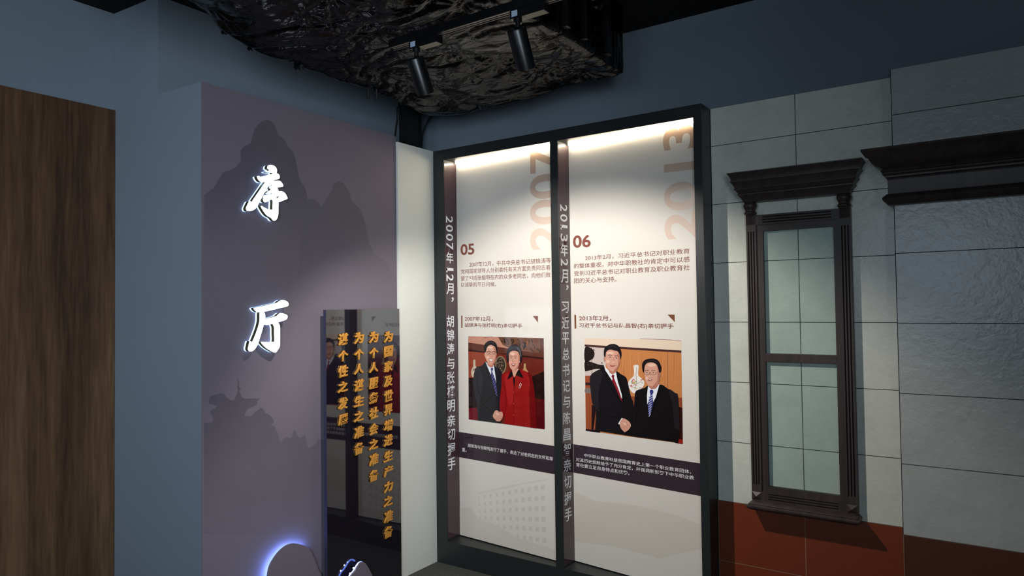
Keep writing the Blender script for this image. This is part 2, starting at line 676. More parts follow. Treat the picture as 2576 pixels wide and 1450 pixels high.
def lit_character(strokes, k, origin, label):
    """strokes: outlines traced on the lit front face"""
    allp = [q for s in strokes for q in s]
    def p3(x, y):
        return on_x(origin[0] + x / k, origin[1] + y / k, FX)
    base = p3(sum(p[0] for p in allp) / len(allp), max(p[1] for p in allp))
    root = empty('illuminated_character', (PX, base.y, base.z), label, 'lit sign character', 'lit calligraphy on the purple mural')
    for nm, a, b, m in (('lit_face', 0.034, 0.042, LIT), ('metal_return', 0.013, 0.034, RETURN), ('halo_backing', 0.002, 0.013, HALO)):
        bm = bmesh.new()
        for s in strokes:
            sm = [(p.x, p.y) for p in curve_pts([Vector((x, y, 0)) for x, y in s], 4, True)]
            P = [p3(x, y) for x, y in sm]
            A = [bm.verts.new((PX + a, p.y, p.z)) for p in P]
            B = [bm.verts.new((PX + b, p.y, p.z)) for p in P]
            for t in tess(sm):
                try:
                    bm.faces.new([A[i] for i in t])
                    bm.faces.new([B[i] for i in reversed(t)])
                except ValueError:
                    pass
            n = len(P)
            for i in range(n):
                bm.faces.new((A[i], B[i], B[(i + 1) % n], A[(i + 1) % n]))
        bmesh.ops.recalc_face_normals(bm, faces=bm.faces[:])
        finish(nm, bm, m, root)
    return root


xu = [
    [(635, 190), (650, 140), (700, 130), (760, 145), (810, 190), (828, 250), (822, 305), (860, 325), (885, 370), (880, 415), (840, 438), (790, 450),
     (745, 470), (690, 520), (640, 510), (600, 490), (540, 500), (480, 480), (435, 430), (415, 375), (440, 365), (480, 383), (590, 360), (700, 335),
     (755, 305), (700, 290), (600, 278), (640, 255), (690, 235), (655, 220)],
    [(600, 490), (690, 470), (660, 550), (600, 660), (540, 760), (470, 890), (410, 1010), (340, 1090), (260, 1118), (200, 1110), (178, 1060), (200, 1000),
     (250, 905), (290, 935), (340, 860), (430, 730), (520, 600)],
    [(660, 530), (740, 480), (840, 465), (900, 480), (950, 540), (960, 590), (910, 605), (840, 615), (860, 680), (850, 720), (790, 730), (700, 735), (600, 750),
     (650, 700), (710, 655), (680, 620), (690, 590), (770, 550), (710, 560), (660, 570)],
    [(545, 830), (570, 780), (640, 780), (790, 725), (870, 695), (950, 700), (1010, 750), (1050, 830), (1045, 860), (960, 895), (860, 930), (830, 890),
     (870, 830), (895, 780), (820, 820), (740, 850), (650, 900), (590, 930), (555, 900)],
    [(700, 860), (820, 840), (860, 930), (857, 1060), (855, 1180), (835, 1270), (790, 1325), (750, 1310), (715, 1265), (630, 1215), (560, 1130), (495, 1010),
     (560, 1045), (640, 1080), (740, 1085), (752, 1000), (752, 890)],
]
ting = [
    [(365, 325), (400, 312), (560, 280), (720, 240), (890, 200), (940, 165), (1000, 140), (1070, 150), (1125, 185), (1145, 240), (1110, 285), (960, 320),
     (800, 360), (640, 395), (500, 420), (430, 405), (385, 365)],
    [(508, 415), (580, 415), (610, 480), (605, 580), (580, 690), (540, 840), (490, 1000), (450, 1130), (390, 1240), (320, 1305), (265, 1310), (235, 1260),
     (250, 1180), (275, 1080), (322, 1105), (380, 990), (430, 860), (470, 740), (500, 600)],
    [(600, 580), (700, 555), (870, 510), (920, 470), (975, 435), (1050, 455), (1105, 480), (1122, 520), (1100, 575), (1040, 605), (900, 650), (780, 680),
     (650, 708), (590, 680)],
    [(800, 670), (890, 650), (935, 700), (950, 770), (950, 900), (950, 1100), (942, 1200), (890, 1290), (850, 1335), (800, 1325), (700, 1270), (600, 1190),
     (530, 1095), (640, 1105), (760, 1092), (835, 1085), (835, 900), (832, 760)],
]
lit_character(xu, 8.529, (600, 400), 'glowing white brush character at the top of the purple mural')
lit_character(ting, 9.064, (600, 740), 'glowing white brush character lower down, beside the dark glossy board')
_p = on_x(660, 560, PX)

# ================================================================== DARK GLOSSY SLOGAN BOARD
BX = -2.840
bl = on_x(820, 780, BX)
br = on_x(1004.5, 777.5, BX)
board = empty('slogan_board', (BX, (bl.y + br.y) / 2, 0), 'tall dark glossy board with gold characters in front of the mural', 'board')
bm = bmesh.new()
pts = [(bl.y, bl.z), (br.y, br.z), (br.y, 0.02), (bl.y, 0.02)]
A = [bm.verts.new((BX - 0.022, y, z)) for y, z in pts]
B = [bm.verts.new((BX, y, z)) for y, z in pts]
bm.faces.new(A)
bm.faces.new(B[::-1]).material_index = 0
for i in range(4):
    bm.faces.new((A[i], B[i], B[(i + 1) % 4], A[(i + 1) % 4])).material_index = 1
bmesh.ops.recalc_face_normals(bm, faces=bm.faces[:])
finish('glossy_face', bm, [BLACKGLOSS, EDGEBLUE], board)
for yy in (bl.y + 0.07, br.y - 0.07):
    box('spacer', PX + 0.001, BX - 0.022, yy - 0.02, yy + 0.02, 0.05, EYE - 0.10, EDGEBLUE, board)
cols = [
    (1011, '为国家及世界增进生产力之准备', (220, 295, 372, 448, 523, 595, 675, 752, 832, 910, 990, 1063, 1143, 1222), 3),
    (936, '为个人服务社会之准备', (222, 303, 377, 458, 533, 612, 694, 772, 850, 932), 2),
    (860, '为个人谋生之准备', (226, 310, 385, 470, 550, 628, 710, 793), 1),
    (778, '谋个性之发展', (233, 318, 397, 477, 562, 648), 0),
]
random.seed(5)
for cx_, text, ys, _ in cols:
    for ch, yz in zip(text, ys):
        c = on_x(480 + cx_ / 2.042, 740 + yz / 2.042, BX)
        me, (x0, x1, y0, y1) = glyphs(ch, 0.018, 0.06, 0.022, 2)
        w, h = (0.070, 0.058) if ch in '之人力个生产' else (0.068, 0.063)
        sx, sy = w / (x1 - x0), h / (y1 - y0)
        mx_, my_ = (x0 + x1) / 2, (y0 + y1) / 2
        tilt = 0.09 + random.uniform(-0.03, 0.03)
        for v in me.vertices:
            a, b = (v.co.x - mx_) * sx, (v.co.y - my_) * sy
            a += 0.13 * b
            v.co = (BX + 0.0062 + v.co.z * 0.058, c.y + a, c.z + b + tilt * a)
        me.materials.clear()
        me.materials.append(GOLD)
        link('gold_character', me, board)


# ================================================================== BACKLIT HILL CUTOUTS
def hill(outline, x, thick, label, strip, dots):
    P = [on_x(px, py, x) for px, py in outline]
    lo = min(P, key=lambda p: p.z)
    root = empty('hill_cutout', (x, sum(p.y for p in P) / len(P), 0), label, 'cutout', 'backlit hill cutouts at the foot of the mural')
    P = [Vector((x, p.y, p.z)) for p in curve_pts(P, 8)]
    ext = [Vector((x, P[0].y - 0.05, 0.01))] + P + [Vector((x, P[-1].y + 0.05, 0.01))]
    bm = bmesh.new()
    A = [bm.verts.new((x - thick, p.y, p.z)) for p in ext]
    B = [bm.verts.new(p) for p in ext]
    for t in tess([(p.y, p.z) for p in ext]):
        bm.faces.new([A[i] for i in t])
        bm.faces.new([B[i] for i in t])
    for i in range(len(ext)):
        j = (i + 1) % len(ext)
        bm.faces.new((A[i], B[i], B[j], A[j]))
    bmesh.ops.recalc_face_normals(bm, faces=bm.faces[:])
    finish('cutout_board', bm, MURAL, root)
    xs = x - thick - 0.006
    # the light strip runs just inside the outline on the back of the board
    cy, cz = sum(p.y for p in P) / len(P), min(p.z for p in P)
    Q = [Vector((xs, p.y + (cy - p.y) * strip, p.z + (cz - p.z) * strip)) for p in P]
    n = len(Q)
    Q = Q[:int(n * 0.62)]
    bm = bmesh.new()
    add_tube(bm, [q for q in Q], 0.004, 6)
    st = finish('led_strip', bm, LEDBLUE if dots else LEDSTRONG, root)
    for q in dots:
        c = on_x(q[0], q[1], xs + 0.002)
        bm = bmesh.new()
        bmesh.ops.create_uvsphere(bm, u_segments=10, v_segments=6, radius=0.0042, matrix=Matrix.Translation(c))
        finish('led_dot', bm, LEDDOT, st, True)
    return root


def zh(x, y):
    return (640 + x / 8.05, 1320 + y / 8.05)


h1 = [(671, 1480), zh(270, 1046), zh(310, 850), zh(400, 680), zh(520, 530), zh(650, 430), zh(760, 393), zh(840, 390), zh(950, 412), zh(1050, 450), zh(1130, 530),
      zh(1200, 660), zh(1260, 820), zh(1310, 950), zh(1360, 1046), (815, 1480)]
hill(h1, -2.868, 0.008, 'larger purple hill cutout with blue glow left of the glossy board', 0.07, ())
h2 = [(872, 1480), zh(1960, 1046), zh(2030, 960), zh(2090, 860), zh(2140, 790), zh(2190, 765), zh(2245, 785), zh(2300, 860), zh(2350, 960), zh(2390, 1046), (941, 1480)]
hill(h2, -2.790, 0.010, 'smaller hill cutout with bright blue light dots in front of the glossy board', 0.02, (zh(2076, 822), zh(2008, 884), zh(1936, 998)))

# ================================================================== DISPLAY CASE
FY = 3.36                                  # front plane of the frame
FL, FR = -2.885, -1.122
FT = EYE + 1.005
IL1, IR1, IL2, IR2 = -2.797, -2.008, -1.957, -1.166
IT, IB = EYE + 0.940, EYE - 1.472
case = empty('display_case', ((FL + FR) / 2, FY, 0), 'tall black framed display case with two lit bays', 'display case')
BACK = 3.505
box('stile', FL, IL1, FY, BACK, 0, FT, BLACKMETAL, case, 0.002)
box('stile', IR2, FR, FY, BACK, 0, FT, BLACKMETAL, case, 0.002)
box('mullion', IR1, IL2, FY, BACK, IB, IT, BLACKMETAL, case, 0.002)
box('top_rail', IL1, IR2, FY, BACK, IT, FT, BLACKMETAL, case, 0.002)
box('bottom_rail', IL1, IR2, FY, BACK, 0, IB, BLACKMETAL, case, 0.002)

PANELS = []
for (xl, xr, dy, seq) in ((IL1, IR1, 0.060, 1), (IL2, IR2, 0.080, 2)):
    ya, yb = 3.485, 3.485 - dy
    p0 = Vector((xl, ya, EYE))
    d = Vector((xr - xl, yb - ya, 0)).normalized()
    n = Vector((d.y, -d.x, 0)).normalized()
    PANELS.append((p0, n, xl, xr, ya, yb))
    led = box('led_strip', xl + 0.012, xr - 0.004, min(ya, yb) - 0.004, min(ya, yb) + 0.006, IT - 0.012, IT - 0.0005, LED, case)
    led.data.transform(Matrix.Identity(4))
    # turn the strip so that it follows the board
    cxx = ((xl + xr) / 2 - world_loc(case).x)
    for v in led.data.vertices:
        f = (v.co.x + world_loc(case).x - xl) / (xr - xl)
        v.co.y += -0.012 + dy * (1 - f) * 0.9


def strip_title(x, rows, label):
    s = box('side_strip', x - 0.004, x + 0.0015, FY + 0.004, 3.482, IB + 0.012, IT - 0.014, MAROON, case)
    s['label'] = label
    def to3(px, py):
        return on_x(px, py, x + 0.0015)
    k = [r[0] for r in rows].index('，') + 1
    lettering('date_lettering', rows[:k], to3, NX, ink((235, 235, 238), 0.2), s, 0.014, 2, 4)
    lettering('title_lettering', rows[k:], to3, NX, ink((235, 235, 238), 0.2), s, 0.014, 2, 4)


def vrow(ch, y0, y1, xa, xb, rot=0):
    k = (xb - xa) * 0.16 * (820 - (y0 + y1) / 2) / 280.0
    return (ch, (xa, y0), (xb, y0 + k), (xa, y1), rot)


def A29(y):
    return 260 + y / 2.9


def B29(y):
    return 250 + y / 2.9


L1 = [('2', 543, 560, -90), ('0', 565, 582.5, -90), ('0', 587.5, 605, -90), ('7', 610, 627.5, -90), ('年', 634, 662, 0), ('1', 674, 681, -90), ('2', 690, 707.5, -90),
      ('月', 713, 741, 0), ('，', 748, 760, 0), ('胡', 794, 824, 0), ('锦', 829.6, 858.6, 0), ('涛', 864, 894, 0), ('与', 901, 930, 0), ('张', 936, 967.5, 0),
      ('榕', 970, 1002, 0), ('明', 1007.5, 1038, 0), ('亲', 1045, 1075, 0), ('切', 1080.6, 1109.6, 0), ('握', 1116, 1149, 0), ('手', 1153, 1185, 0)]
rows = []
for ch, a, b, rot in L1:
    t = (a - 543) / (1185 - 543)
    xa, xb = 1121.8 + 4.8 * t, 1139.0 + 7.2 * t
    if ch == '，':
        xa = xb - 6
    rows.append(vrow(ch, a, b, xa, xb, rot))
    if ch == '1':
        rows.append(vrow('l', a + 1.0, b + 4.5, xa, xa + 2.6))          # foot of the digit
strip_title(IL1, rows, 'maroon side strip of the left bay with white vertical lettering')
L2 = [('2', B29(765), B29(815), -90), ('0', B29(835), B29(890), -90), ('1', B29(914), B29(936), -90), ('3', B29(980), B29(1035), -90), ('年', B29(1050), B29(1145), 0),
      ('2', B29(1162), B29(1215), -90), ('月', B29(1240), B29(1340), 0), ('，', B29(1355), B29(1393), 0),
      ('习', 759, 788, 0), ('近', 797, 828, 0), ('平', 836.5, 867.6, 0), ('总', 876, 907, 0), ('书', 916, 948.6, 0), ('记', 957, 988.3, 0), ('与', 997, 1028, 0),
      ('陈', 1038, 1069.3, 0), ('昌', 1080, 1110.7, 0), ('智', 1117.6, 1148.6, 0), ('亲', 1157.2, 1188.5, 0), ('切', 1199, 1232, 0), ('握', 1240.3, 1273.4, 0), ('手', 1280.3, 1315, 0)]
rows = []
for ch, a, b, rot in L2:
    t = (a - 513) / (1315 - 513)
    xa, xb = 1409.0 + 11.8 * t, 1426.6 + 12.2 * t
    if ch == '，':
        xa = xb - 6
    rows.append(vrow(ch, a, b, xa, xb, rot))
    if ch == '1':
        rows.append(vrow('l', a + 1.0, b + 4.5, xa, xa + 2.6))
strip_title(IL2, rows, 'maroon side strip of the right bay with white vertical lettering')

RED = ink((136, 82, 70))
REDB = ink((128, 74, 62))
BRONZE = ink((124, 78, 56))
BANDC = ink((62, 50, 58))
BANDT = ink((232, 226, 226))


def numeral_ink(nm, hi, lo, z0, z1):
    m = mat(nm, hi, 0.16)
    g = G(m)
    v, x, y, z = g.coords()
    f = g.n('ShaderNodeMapRange')
    f.inputs[1].default_value = z0
    f.inputs[2].default_value = z1
    g.l(z, f.inputs[0])
    g.l(g.mix(f.outputs[0], lin(lo), lin(hi)), g.b.inputs['Base Color'])
    return m


NUM = numeral_ink('year_numeral_ink', (180, 148, 122), (226, 202, 186), EYE + 0.33, EYE + 0.88)


def panel(i, label):
    p0, n, xl, xr, ya, yb = PANELS[i]
    root = empty('poster', ((xl + xr) / 2, (ya + yb) / 2, IB), label, 'poster', 'printed posters in the display case')

    def to3(px, py):
        return on_plane(px, py, p0, n)
    bm = bmesh.new()
    q = [(xl + 0.001, ya), (xr - 0.001, yb)]
    z0, z1 = IB + 0.006, IT - 0.004
    F = [bm.verts.new((x, y, z)) for x, y in q for z in (z0, z1)]
    K = [bm.verts.new((x - n.x * 0.012, min(y - n.y * 0.012, 3.503), z)) for x, y in q for z in (z0, z1)]
    for f in ((F[0], F[1], F[3], F[2]), (K[0], K[2], K[3], K[1]), (F[0], K[0], K[1], F[1]), (F[2], F[3], K[3], K[2]), (F[1], K[1], K[3], F[3]), (F[0], F[2], K[2], K[0])):
        bm.faces.new(f)
    bmesh.ops.recalc_face_normals(bm, faces=bm.faces[:])
    finish('backboard', bm, PAPER, root)
    return root, to3, n


def conv(ox, oy, k):
    return lambda x, y: (ox + x / k, oy + y / k)


# ---- left panel
pan1, t1, n1 = panel(0, 'left printed poster, handshake photo with a person in a red jacket')
a = conv(1080, 260, 2.9)
c = conv(1080, 740, 3.626)
e = conv(1080, 1050, 3.626)
lettering('year_numeral', [('2007', a(733, 335), a(957, 300), a(735, 1075), 90)], t1, n1, NUM, pan1, 0.022, 1, 8)
lettering('item_number', [('05', a(228, 1030), a(328, 1022), a(229, 1110), 0)], t1, n1, RED, pan1, 0.024, 2, 6)
lettering('paragraph_text', [
    ('2007年12月，中共中央总书记胡锦涛等', a(292, 1160), a(886, 1127), a(293, 1197), 0),
    ('党和国家领导人分别委托有关方面负责同志看', a(231, 1212), a(884, 1178), a(231, 1246), 0),
    ('望了包括张榕明在内的众多老同志，向他们致', a(231, 1262), a(885, 1232), a(231, 1297), 0),
    ('以诚挚的节日问候。', a(231, 1308), a(488, 1302), a(231, 1342), 0)], t1, n1, RED, pan1, 0.004, 2)
lettering('heading_text', [
    ('2007年12月，', c(323, 204), c(580, 204), c(323, 249), 0),
    ('胡锦涛与张榕明(右)亲切握手', c(323, 264), c(847, 270), c(323, 308), 0)], t1, n1, RED, pan1, 0.014, 2)
Print(t1, n1).poly([c(291, 198), c(302, 198), c(303, 311), c(292, 311)], BRONZE, 1).build('heading_bar', pan1)
Print(t1, n1).poly([c(943, 200), c(992, 200), c(992, 262)], BRONZE, 1).build('corner_triangle', pan1)
XR1 = e(1200, 0)[0]
Print(t1, n1).poly([e(262, 134), e(1215, 275), e(1222, 536), e(262, 364)], BANDC, 1).build('caption_band', pan1)
lettering('caption_text', [
    ('胡锦涛与张榕明进行了握手，表达了对老同志的关怀和尊', e(352, 240), e(1128, 363), e(352, 275), 0)], t1, n1, BANDT, pan1, 0.008, 3)
lettering('caption_text', [
    ('重。', e(299, 278), e(340, 283), e(299, 314), 0)], t1, n1, BANDT, pan1, 0.008, 3)
bp = Print(t1, n1)
WIN = ink((217, 209, 197))
WIN2 = ink((221, 213, 201))
bp.poly([e(440, 690), e(830, 605), e(1080, 560), e(1085, 575), e(830, 620), e(440, 705)], WIN2, 1)
for r in range(6):
    for k in range(11):
        u = (k / 10.0)
        x = 445 + 570 * (u ** 1.05) + r * 3
        w = 13 + 24 * u
        y = (720 + r * 62) + (-100 + r * 34) * u
        h = 32 + 12 * u
        if r >= 4 and k < 3:
            continue
        bp.poly([e(x, y), e(x + w, y - 2 + r), e(x + w, y + h - 2 + r), e(x, y + h)], WIN, 1)
bp.poly([e(272, 830), e(380, 820), e(450, 930), e(560, 960), e(700, 1040), e(820, 1100), e(960, 1150), e(1060, 1180), e(1160, 1215), e(1160, 1305), e(272, 1070)], WIN2, 2, 4)
bp.build('building_print', pan1)

# photo print of the left panel
z1 = conv(1160, 830, 5.37)


def P1():
    pr = Print(lambda x, y: t1(*z1(x, y)), n1)
    return pr


photo = P1()
photo.poly([(97, 87), (1116, 115), (1131, 1347), (103, 1212)], ink((104, 36, 28)), 1)
photo.poly([(97, 87), (1116, 115), (1118, 385), (97, 290)], ink((96, 52, 40)), 2)
photo.poly([(97, 87), (1068, 113), (1070, 316), (97, 173)], ink((196, 140, 118)), 3)
photo.poly([(500, 98), (1068, 113), (1070, 316), (700, 255), (620, 238), (560, 200)], ink((112, 72, 54)), 4)
random.seed(11)
for k in range(26):
    x = random.uniform(540, 1030)
    y = random.uniform(115, 150 + (x - 540) * 0.26)
    photo.line([(x, y), (x + random.uniform(10, 40), y + random.uniform(10, 34)), (x + random.uniform(-10, 60), y + random.uniform(36, 64))],
               random.uniform(7, 18), ink(random.choice(((52, 32, 28), (60, 40, 32), (158, 104, 70), (74, 46, 36)))), 5 + k % 3)
photo.line([(310, 108), (360, 100), (420, 96)], 6, ink((120, 60, 60)), 5)
photo.poly([(97, 262), (330, 296), (330, 312), (97, 292)], ink((52, 22, 20)), 3)
photo.poly([(820, 345), (1118, 378), (1118, 400), (820, 368)], ink((52, 20, 18)), 3)
photo.poly([(97, 292), (335, 315), (335, 650), (102, 650)], ink((150, 66, 44)), 2)
photo.poly([(480, 310), (640, 330), (640, 600), (480, 600)], ink((118, 42, 32)), 2)
photo.poly([(102, 650), (330, 650), (330, 1060), (102, 1060)], ink((36, 22, 24)), 3)
photo.poly([(940, 640), (1122, 560), (1127, 945), (950, 930)], ink((34, 16, 18)), 3)
photo.poly([(103, 1062), (240, 1050), (240, 1230), (103, 1212)], ink((112, 26, 38)), 4)
photo.poly([(960, 925), (1127, 945), (1131, 1347), (960, 1325)], ink((84, 14, 20)), 4)
photo.poly([(168, 412), (192, 412), (194, 480), (208, 520), (200, 640), (150, 635), (136, 580), (146, 530), (166, 490)], ink((206, 188, 164)), 4, 3)
for k in range(12):
    photo.ell(random.uniform(150, 196), random.uniform(520, 625), 6, 8, ink(random.choice(((150, 70, 60), (120, 110, 96), (226, 214, 196)))), 5, 8)
photo.poly([(850, 462), (874, 462), (877, 520), (906, 575), (830, 560), (846, 520)], ink((186, 146, 104)), 4, 3)
photo.ell(537, 475, 76, 122, ink((138, 116, 88)), 4, 28, -0.06)
photo.ell(535, 475, 60, 104, ink((62, 50, 44)), 5, 28, -0.06)
for k in range(26):
    an = random.uniform(0, 6.28)
    rr = random.uniform(0.2, 0.95)
    photo.ell(535 + 56 * rr * math.cos(an), 475 + 98 * rr * math.sin(an), 9, 5, ink((150, 128, 98)), 6, 7, random.uniform(0, 3))
ph1 = photo.build('photo_print', pan1)

SKIN, SKIN_D, SKIN_H = ink((218, 160, 138)), ink((190, 124, 106)), ink((238, 192, 170))
SUIT, SUIT_H, SUIT_D = ink((34, 32, 38)), ink((46, 44, 50)), ink((18, 17, 20))
HAIR = ink((30, 25, 28))
SHIRT = ink((226, 230, 240))
DARKLINE = ink((96, 56, 50))
WHITEI = ink((244, 240, 236))


def eye(pr, x, y, w, lay):
    pr.poly([(x - w, y), (x - w * 0.3, y - w * 0.42), (x + w * 0.5, y - w * 0.35), (x + w, y + w * 0.1), (x, y + w * 0.35)], ink((236, 214, 204)), lay, 3)
    pr.ell(x, y - w * 0.04, w * 0.42, w * 0.40, ink((44, 30, 30)), lay + 1, 10)
    pr.line([(x - w * 1.1, y - w * 0.1), (x - w * 0.2, y - w * 0.55), (x + w * 1.1, y - w * 0.05)], w * 0.22, ink((84, 50, 46)), lay + 2)


def hands(pr, pts, knuckles, lay, cuff=None):
    if cuff:
        pr.poly(cuff, WHITEI, lay - 1)
    pr.poly(pts, SKIN, lay, 4)
    for q in knuckles:
        pr.line(q, 5.0, SKIN_D, lay + 1)
    x = sum(p[0] for p in pts) / len(pts)
    y = sum(p[1] for p in pts) / len(pts)
    pr.ell(x - 8, y - 22, 26, 14, SKIN_H, lay + 1, 14, 0.4)


# person in the dark suit and glasses
f = P1()
f.poly([(332, 438), (290, 480), (205, 515), (184, 560), (166, 700), (180, 850), (214, 1000), (228, 1227), (546, 1268), (528, 1120), (530, 900), (548, 760), (556, 610),
        (540, 548), (490, 515), (446, 486), (410, 560)], SUIT, 8, 3)
f.poly([(205, 520), (250, 510), (300, 700), (260, 960), (240, 1220), (228, 1226), (214, 1000), (180, 850), (168, 690)], SUIT_H, 9, 3)
f.line([(335, 460), (380, 640), (470, 760), (486, 930)], 7, SUIT_D, 10)
f.line([(455, 500), (492, 640), (480, 760)], 7, SUIT_D, 10)
f.line([(520, 620), (470, 800), (420, 900), (330, 985)], 6, SUIT_D, 9)
f.line([(210, 560), (230, 800), (300, 1010), (430, 1120)], 6, SUIT_D, 10)
f.poly([(332, 432), (352, 486), (402, 606), (470, 714), (478, 718), (466, 620), (446, 478), (404, 500)], SHIRT, 11)
f.poly([(402, 525), (420, 512), (436, 520), (432, 548), (422, 560), (470, 690), (488, 800), (488, 910), (460, 830), (422, 700), (404, 606), (412, 560)], ink((56, 52, 104)), 12)
for k in range(18):
    t = k / 17.0
    f.ell(414 + 70 * t + (6 if k % 2 else -6), 545 + 340 * t, 4, 5, ink((176, 176, 214)), 13, 6)
f.poly([(352, 440), (440, 470), (440, 500), (404, 512), (362, 480)], SKIN_D, 12)
f.poly([(328, 300), (342, 240), (380, 206), (430, 206), (466, 240), (483, 300), (480, 360), (468, 420), (440, 466), (402, 476), (362, 448), (336, 392), (324, 340)], SKIN, 13, 4)
f.poly([(440, 240), (470, 260), (480, 320), (472, 410), (440, 462), (420, 470), (452, 400), (462, 330)], SKIN_D, 14, 3)
f.ell(398, 240, 34, 18, SKIN_H, 14)
f.ell(366, 372, 20, 15, SKIN_H, 14)
f.ell(326, 340, 9, 28, SKIN_D, 12, 14)
f.poly([(318, 292), (312, 240), (328, 190), (368, 156), (420, 148), (466, 172), (490, 218), (494, 286), (484, 322), (474, 268), (456, 228), (412, 206), (378, 214), (352, 244),
        (340, 292), (332, 305)], HAIR, 15, 4)
f.line([(350, 190), (400, 164), (450, 178)], 6, ink((74, 66, 70)), 16)
for (x, w) in ((384, 30), (448, 24)):
    f.line([(x - w, 300), (x, 290), (x + w, 302)], 7, ink((60, 40, 38)), 16)
    eye(f, x, 322, 12, 16)
    f.line([(x - w, 306), (x + w, 310), (x + w - 3, 336), (x - w + 5, 334), (x - w, 306)], 3, ink((176, 120, 92)), 19)
f.line([(335, 302), (354, 308)], 3, ink((176, 120, 92)), 19)
f.line([(420, 320), (428, 372), (408, 380)], 5, SKIN_D, 16)
f.poly([(384, 400), (410, 398), (434, 406), (414, 422), (394, 416)], WHITEI, 16, 3)
f.line([(380, 398), (408, 396), (438, 404)], 4, ink((150, 70, 66)), 17)
f.line([(388, 414), (412, 426), (434, 410)], 4, ink((176, 92, 84)), 17)
f.build('printed_person', ph1)
# person in the red jacket
f = P1()
JK, JKD, JKH = ink((150, 24, 26)), ink((112, 14, 18)), ink((168, 34, 36))
f.poly([(556, 604), (640, 572), (690, 545), (810, 540), (900, 572), (948, 604), (972, 700), (1000, 900), (1020, 1334), (588, 1272), (592, 1160), (572, 1190), (526, 1090),
        (528, 930), (548, 760)], JK, 9, 3)
f.poly([(900, 575), (948, 606), (972, 700), (1000, 900), (1020, 1330), (940, 1322), (920, 900), (930, 700)], JKD, 10, 3)
f.poly([(600, 600), (700, 640), (712, 800), (690, 1000), (640, 1000), (610, 800)], JKH, 10, 4)
f.line([(716, 800), (714, 1000), (712, 1286)], 4, JKD, 11)
f.line([(575, 700), (610, 900), (612, 1000), (590, 1150)], 6, JKD, 11)
for y in (845, 998, 1155):
    f.ell(712, y, 7, 7, ink((196, 90, 70)), 12, 10)
f.poly([(692, 540), (784, 524), (742, 612), (722, 648), (700, 600)], SKIN, 11)
f.poly([(680, 548), (652, 600), (628, 676), (705, 622), (700, 585)], ink((26, 18, 22)), 12)
f.poly([(784, 530), (808, 570), (846, 656), (738, 612), (760, 570)], ink((26, 18, 22)), 12)
f.poly([(704, 634), (722, 650), (732, 626), (730, 700), (719, 808), (708, 700)], ink((24, 16, 20)), 13)
f.poly([(644, 350), (664, 296), (720, 278), (772, 298), (796, 350), (794, 430), (778, 500), (742, 546), (702, 547), (666, 512), (648, 440)], SKIN, 13, 4)
f.poly([(772, 310), (796, 350), (794, 430), (778, 500), (742, 546), (724, 546), (766, 480), (780, 400)], SKIN_D, 14, 3)
f.ell(700, 325, 30, 20, SKIN_H, 14)
f.ell(670, 440, 18, 20, ink((238, 166, 150)), 14)
f.ell(756, 440, 18, 20, ink((232, 156, 140)), 15)
f.poly([(620, 420), (614, 350), (630, 270), (680, 214), (742, 198), (800, 238), (828, 310), (830, 380), (816, 432), (797, 446), (797, 360), (776, 304), (722, 282), (668, 298),
        (650, 345), (650, 432), (634, 440)], ink((38, 32, 36)), 16, 4)
f.line([(760, 240), (800, 290), (812, 360)], 14, ink((96, 90, 92)), 17)
f.line([(700, 240), (650, 290), (636, 360)], 6, ink((70, 64, 68)), 17)
for x in (680, 740):
    f.line([(x - 20, 360), (x, 352), (x + 20, 360)], 5, ink((92, 62, 58)), 17)
    eye(f, x, 380, 13, 17)
f.line([(706, 385), (698, 428), (722, 432)], 5, SKIN_D, 17)
f.poly([(682, 464), (712, 460), (742, 464), (716, 494), (698, 488)], ink((170, 70, 66)), 17, 3)
f.poly([(690, 467), (712, 465), (734, 467), (714, 478)], WHITEI, 18)
f.ell(794, 434, 5, 7, WHITEI, 18, 10)
f.line([(806, 716), (792, 750), (786, 790), (806, 786), (818, 740), (806, 716)], 5, ink((226, 206, 200)), 13)
f.line([(792, 750), (812, 770)], 5, ink((226, 206, 200)), 13)
hands(f, [(434, 1162), (466, 1094), (500, 1092), (520, 1108), (552, 1108), (570, 1142), (560, 1200), (530, 1240), (488, 1236), (452, 1200)],
      [[(500, 1130), (530, 1124), (552, 1150)], [(470, 1196), (500, 1206), (520, 1236)], [(500, 1176), (530, 1196), (548, 1216)], [(520, 1160), (548, 1174), (562, 1190)]], 20)
f.build('printed_person', ph1)

# ---- right panel
pan2, t2, n2 = panel(1, 'right printed poster, handshake photo of two people in dark suits')
b = conv(1380, 250, 2.9)
d_ = conv(1380, 740, 2.9)
e2 = conv(1380, 1050, 3.625)
lettering('year_numeral', [('2013', b(833, 215), b(1078, 175), b(848, 1030), 90)], t2, n2, NUM, pan2, 0.022, 1, 8)
lettering('item_number', [('06', b(178, 995), b(307, 986), b(179, 1086), 0)], t2, n2, RED, pan2, 0.024, 2, 6)
lettering('paragraph_text', [
    ('2013年2月，习近平总书记对职业教育', b(268, 1142), b(1030, 1087), b(268, 1178), 0),
    ('的整体重视，对中华职教社的肯定中可以感', b(186, 1200), b(1030, 1146), b(186, 1237), 0),
    ('受到习近平总书记对职业教育及职业教育社', b(186, 1254), b(1030, 1206), b(186, 1291), 0),
    ('团的关心与支持。', b(186, 1306), b(495, 1292), b(186, 1344), 0)], t2, n2, RED, pan2, 0.004, 2)
lettering('heading_text', [
    ('2013年2月，', d_(223, 157), d_(458, 156), d_(223, 197), 0),
    ('习近平总书记与陈昌智(右)亲切握手', d_(223, 211), d_(912, 216), d_(223, 250), 0)], t2, n2, RED, pan2, 0.014, 2)
Print(t2, n2).poly([d_(188, 153), d_(201, 153), d_(203, 252), d_(190, 252)], BRONZE, 1).build('heading_bar', pan2)
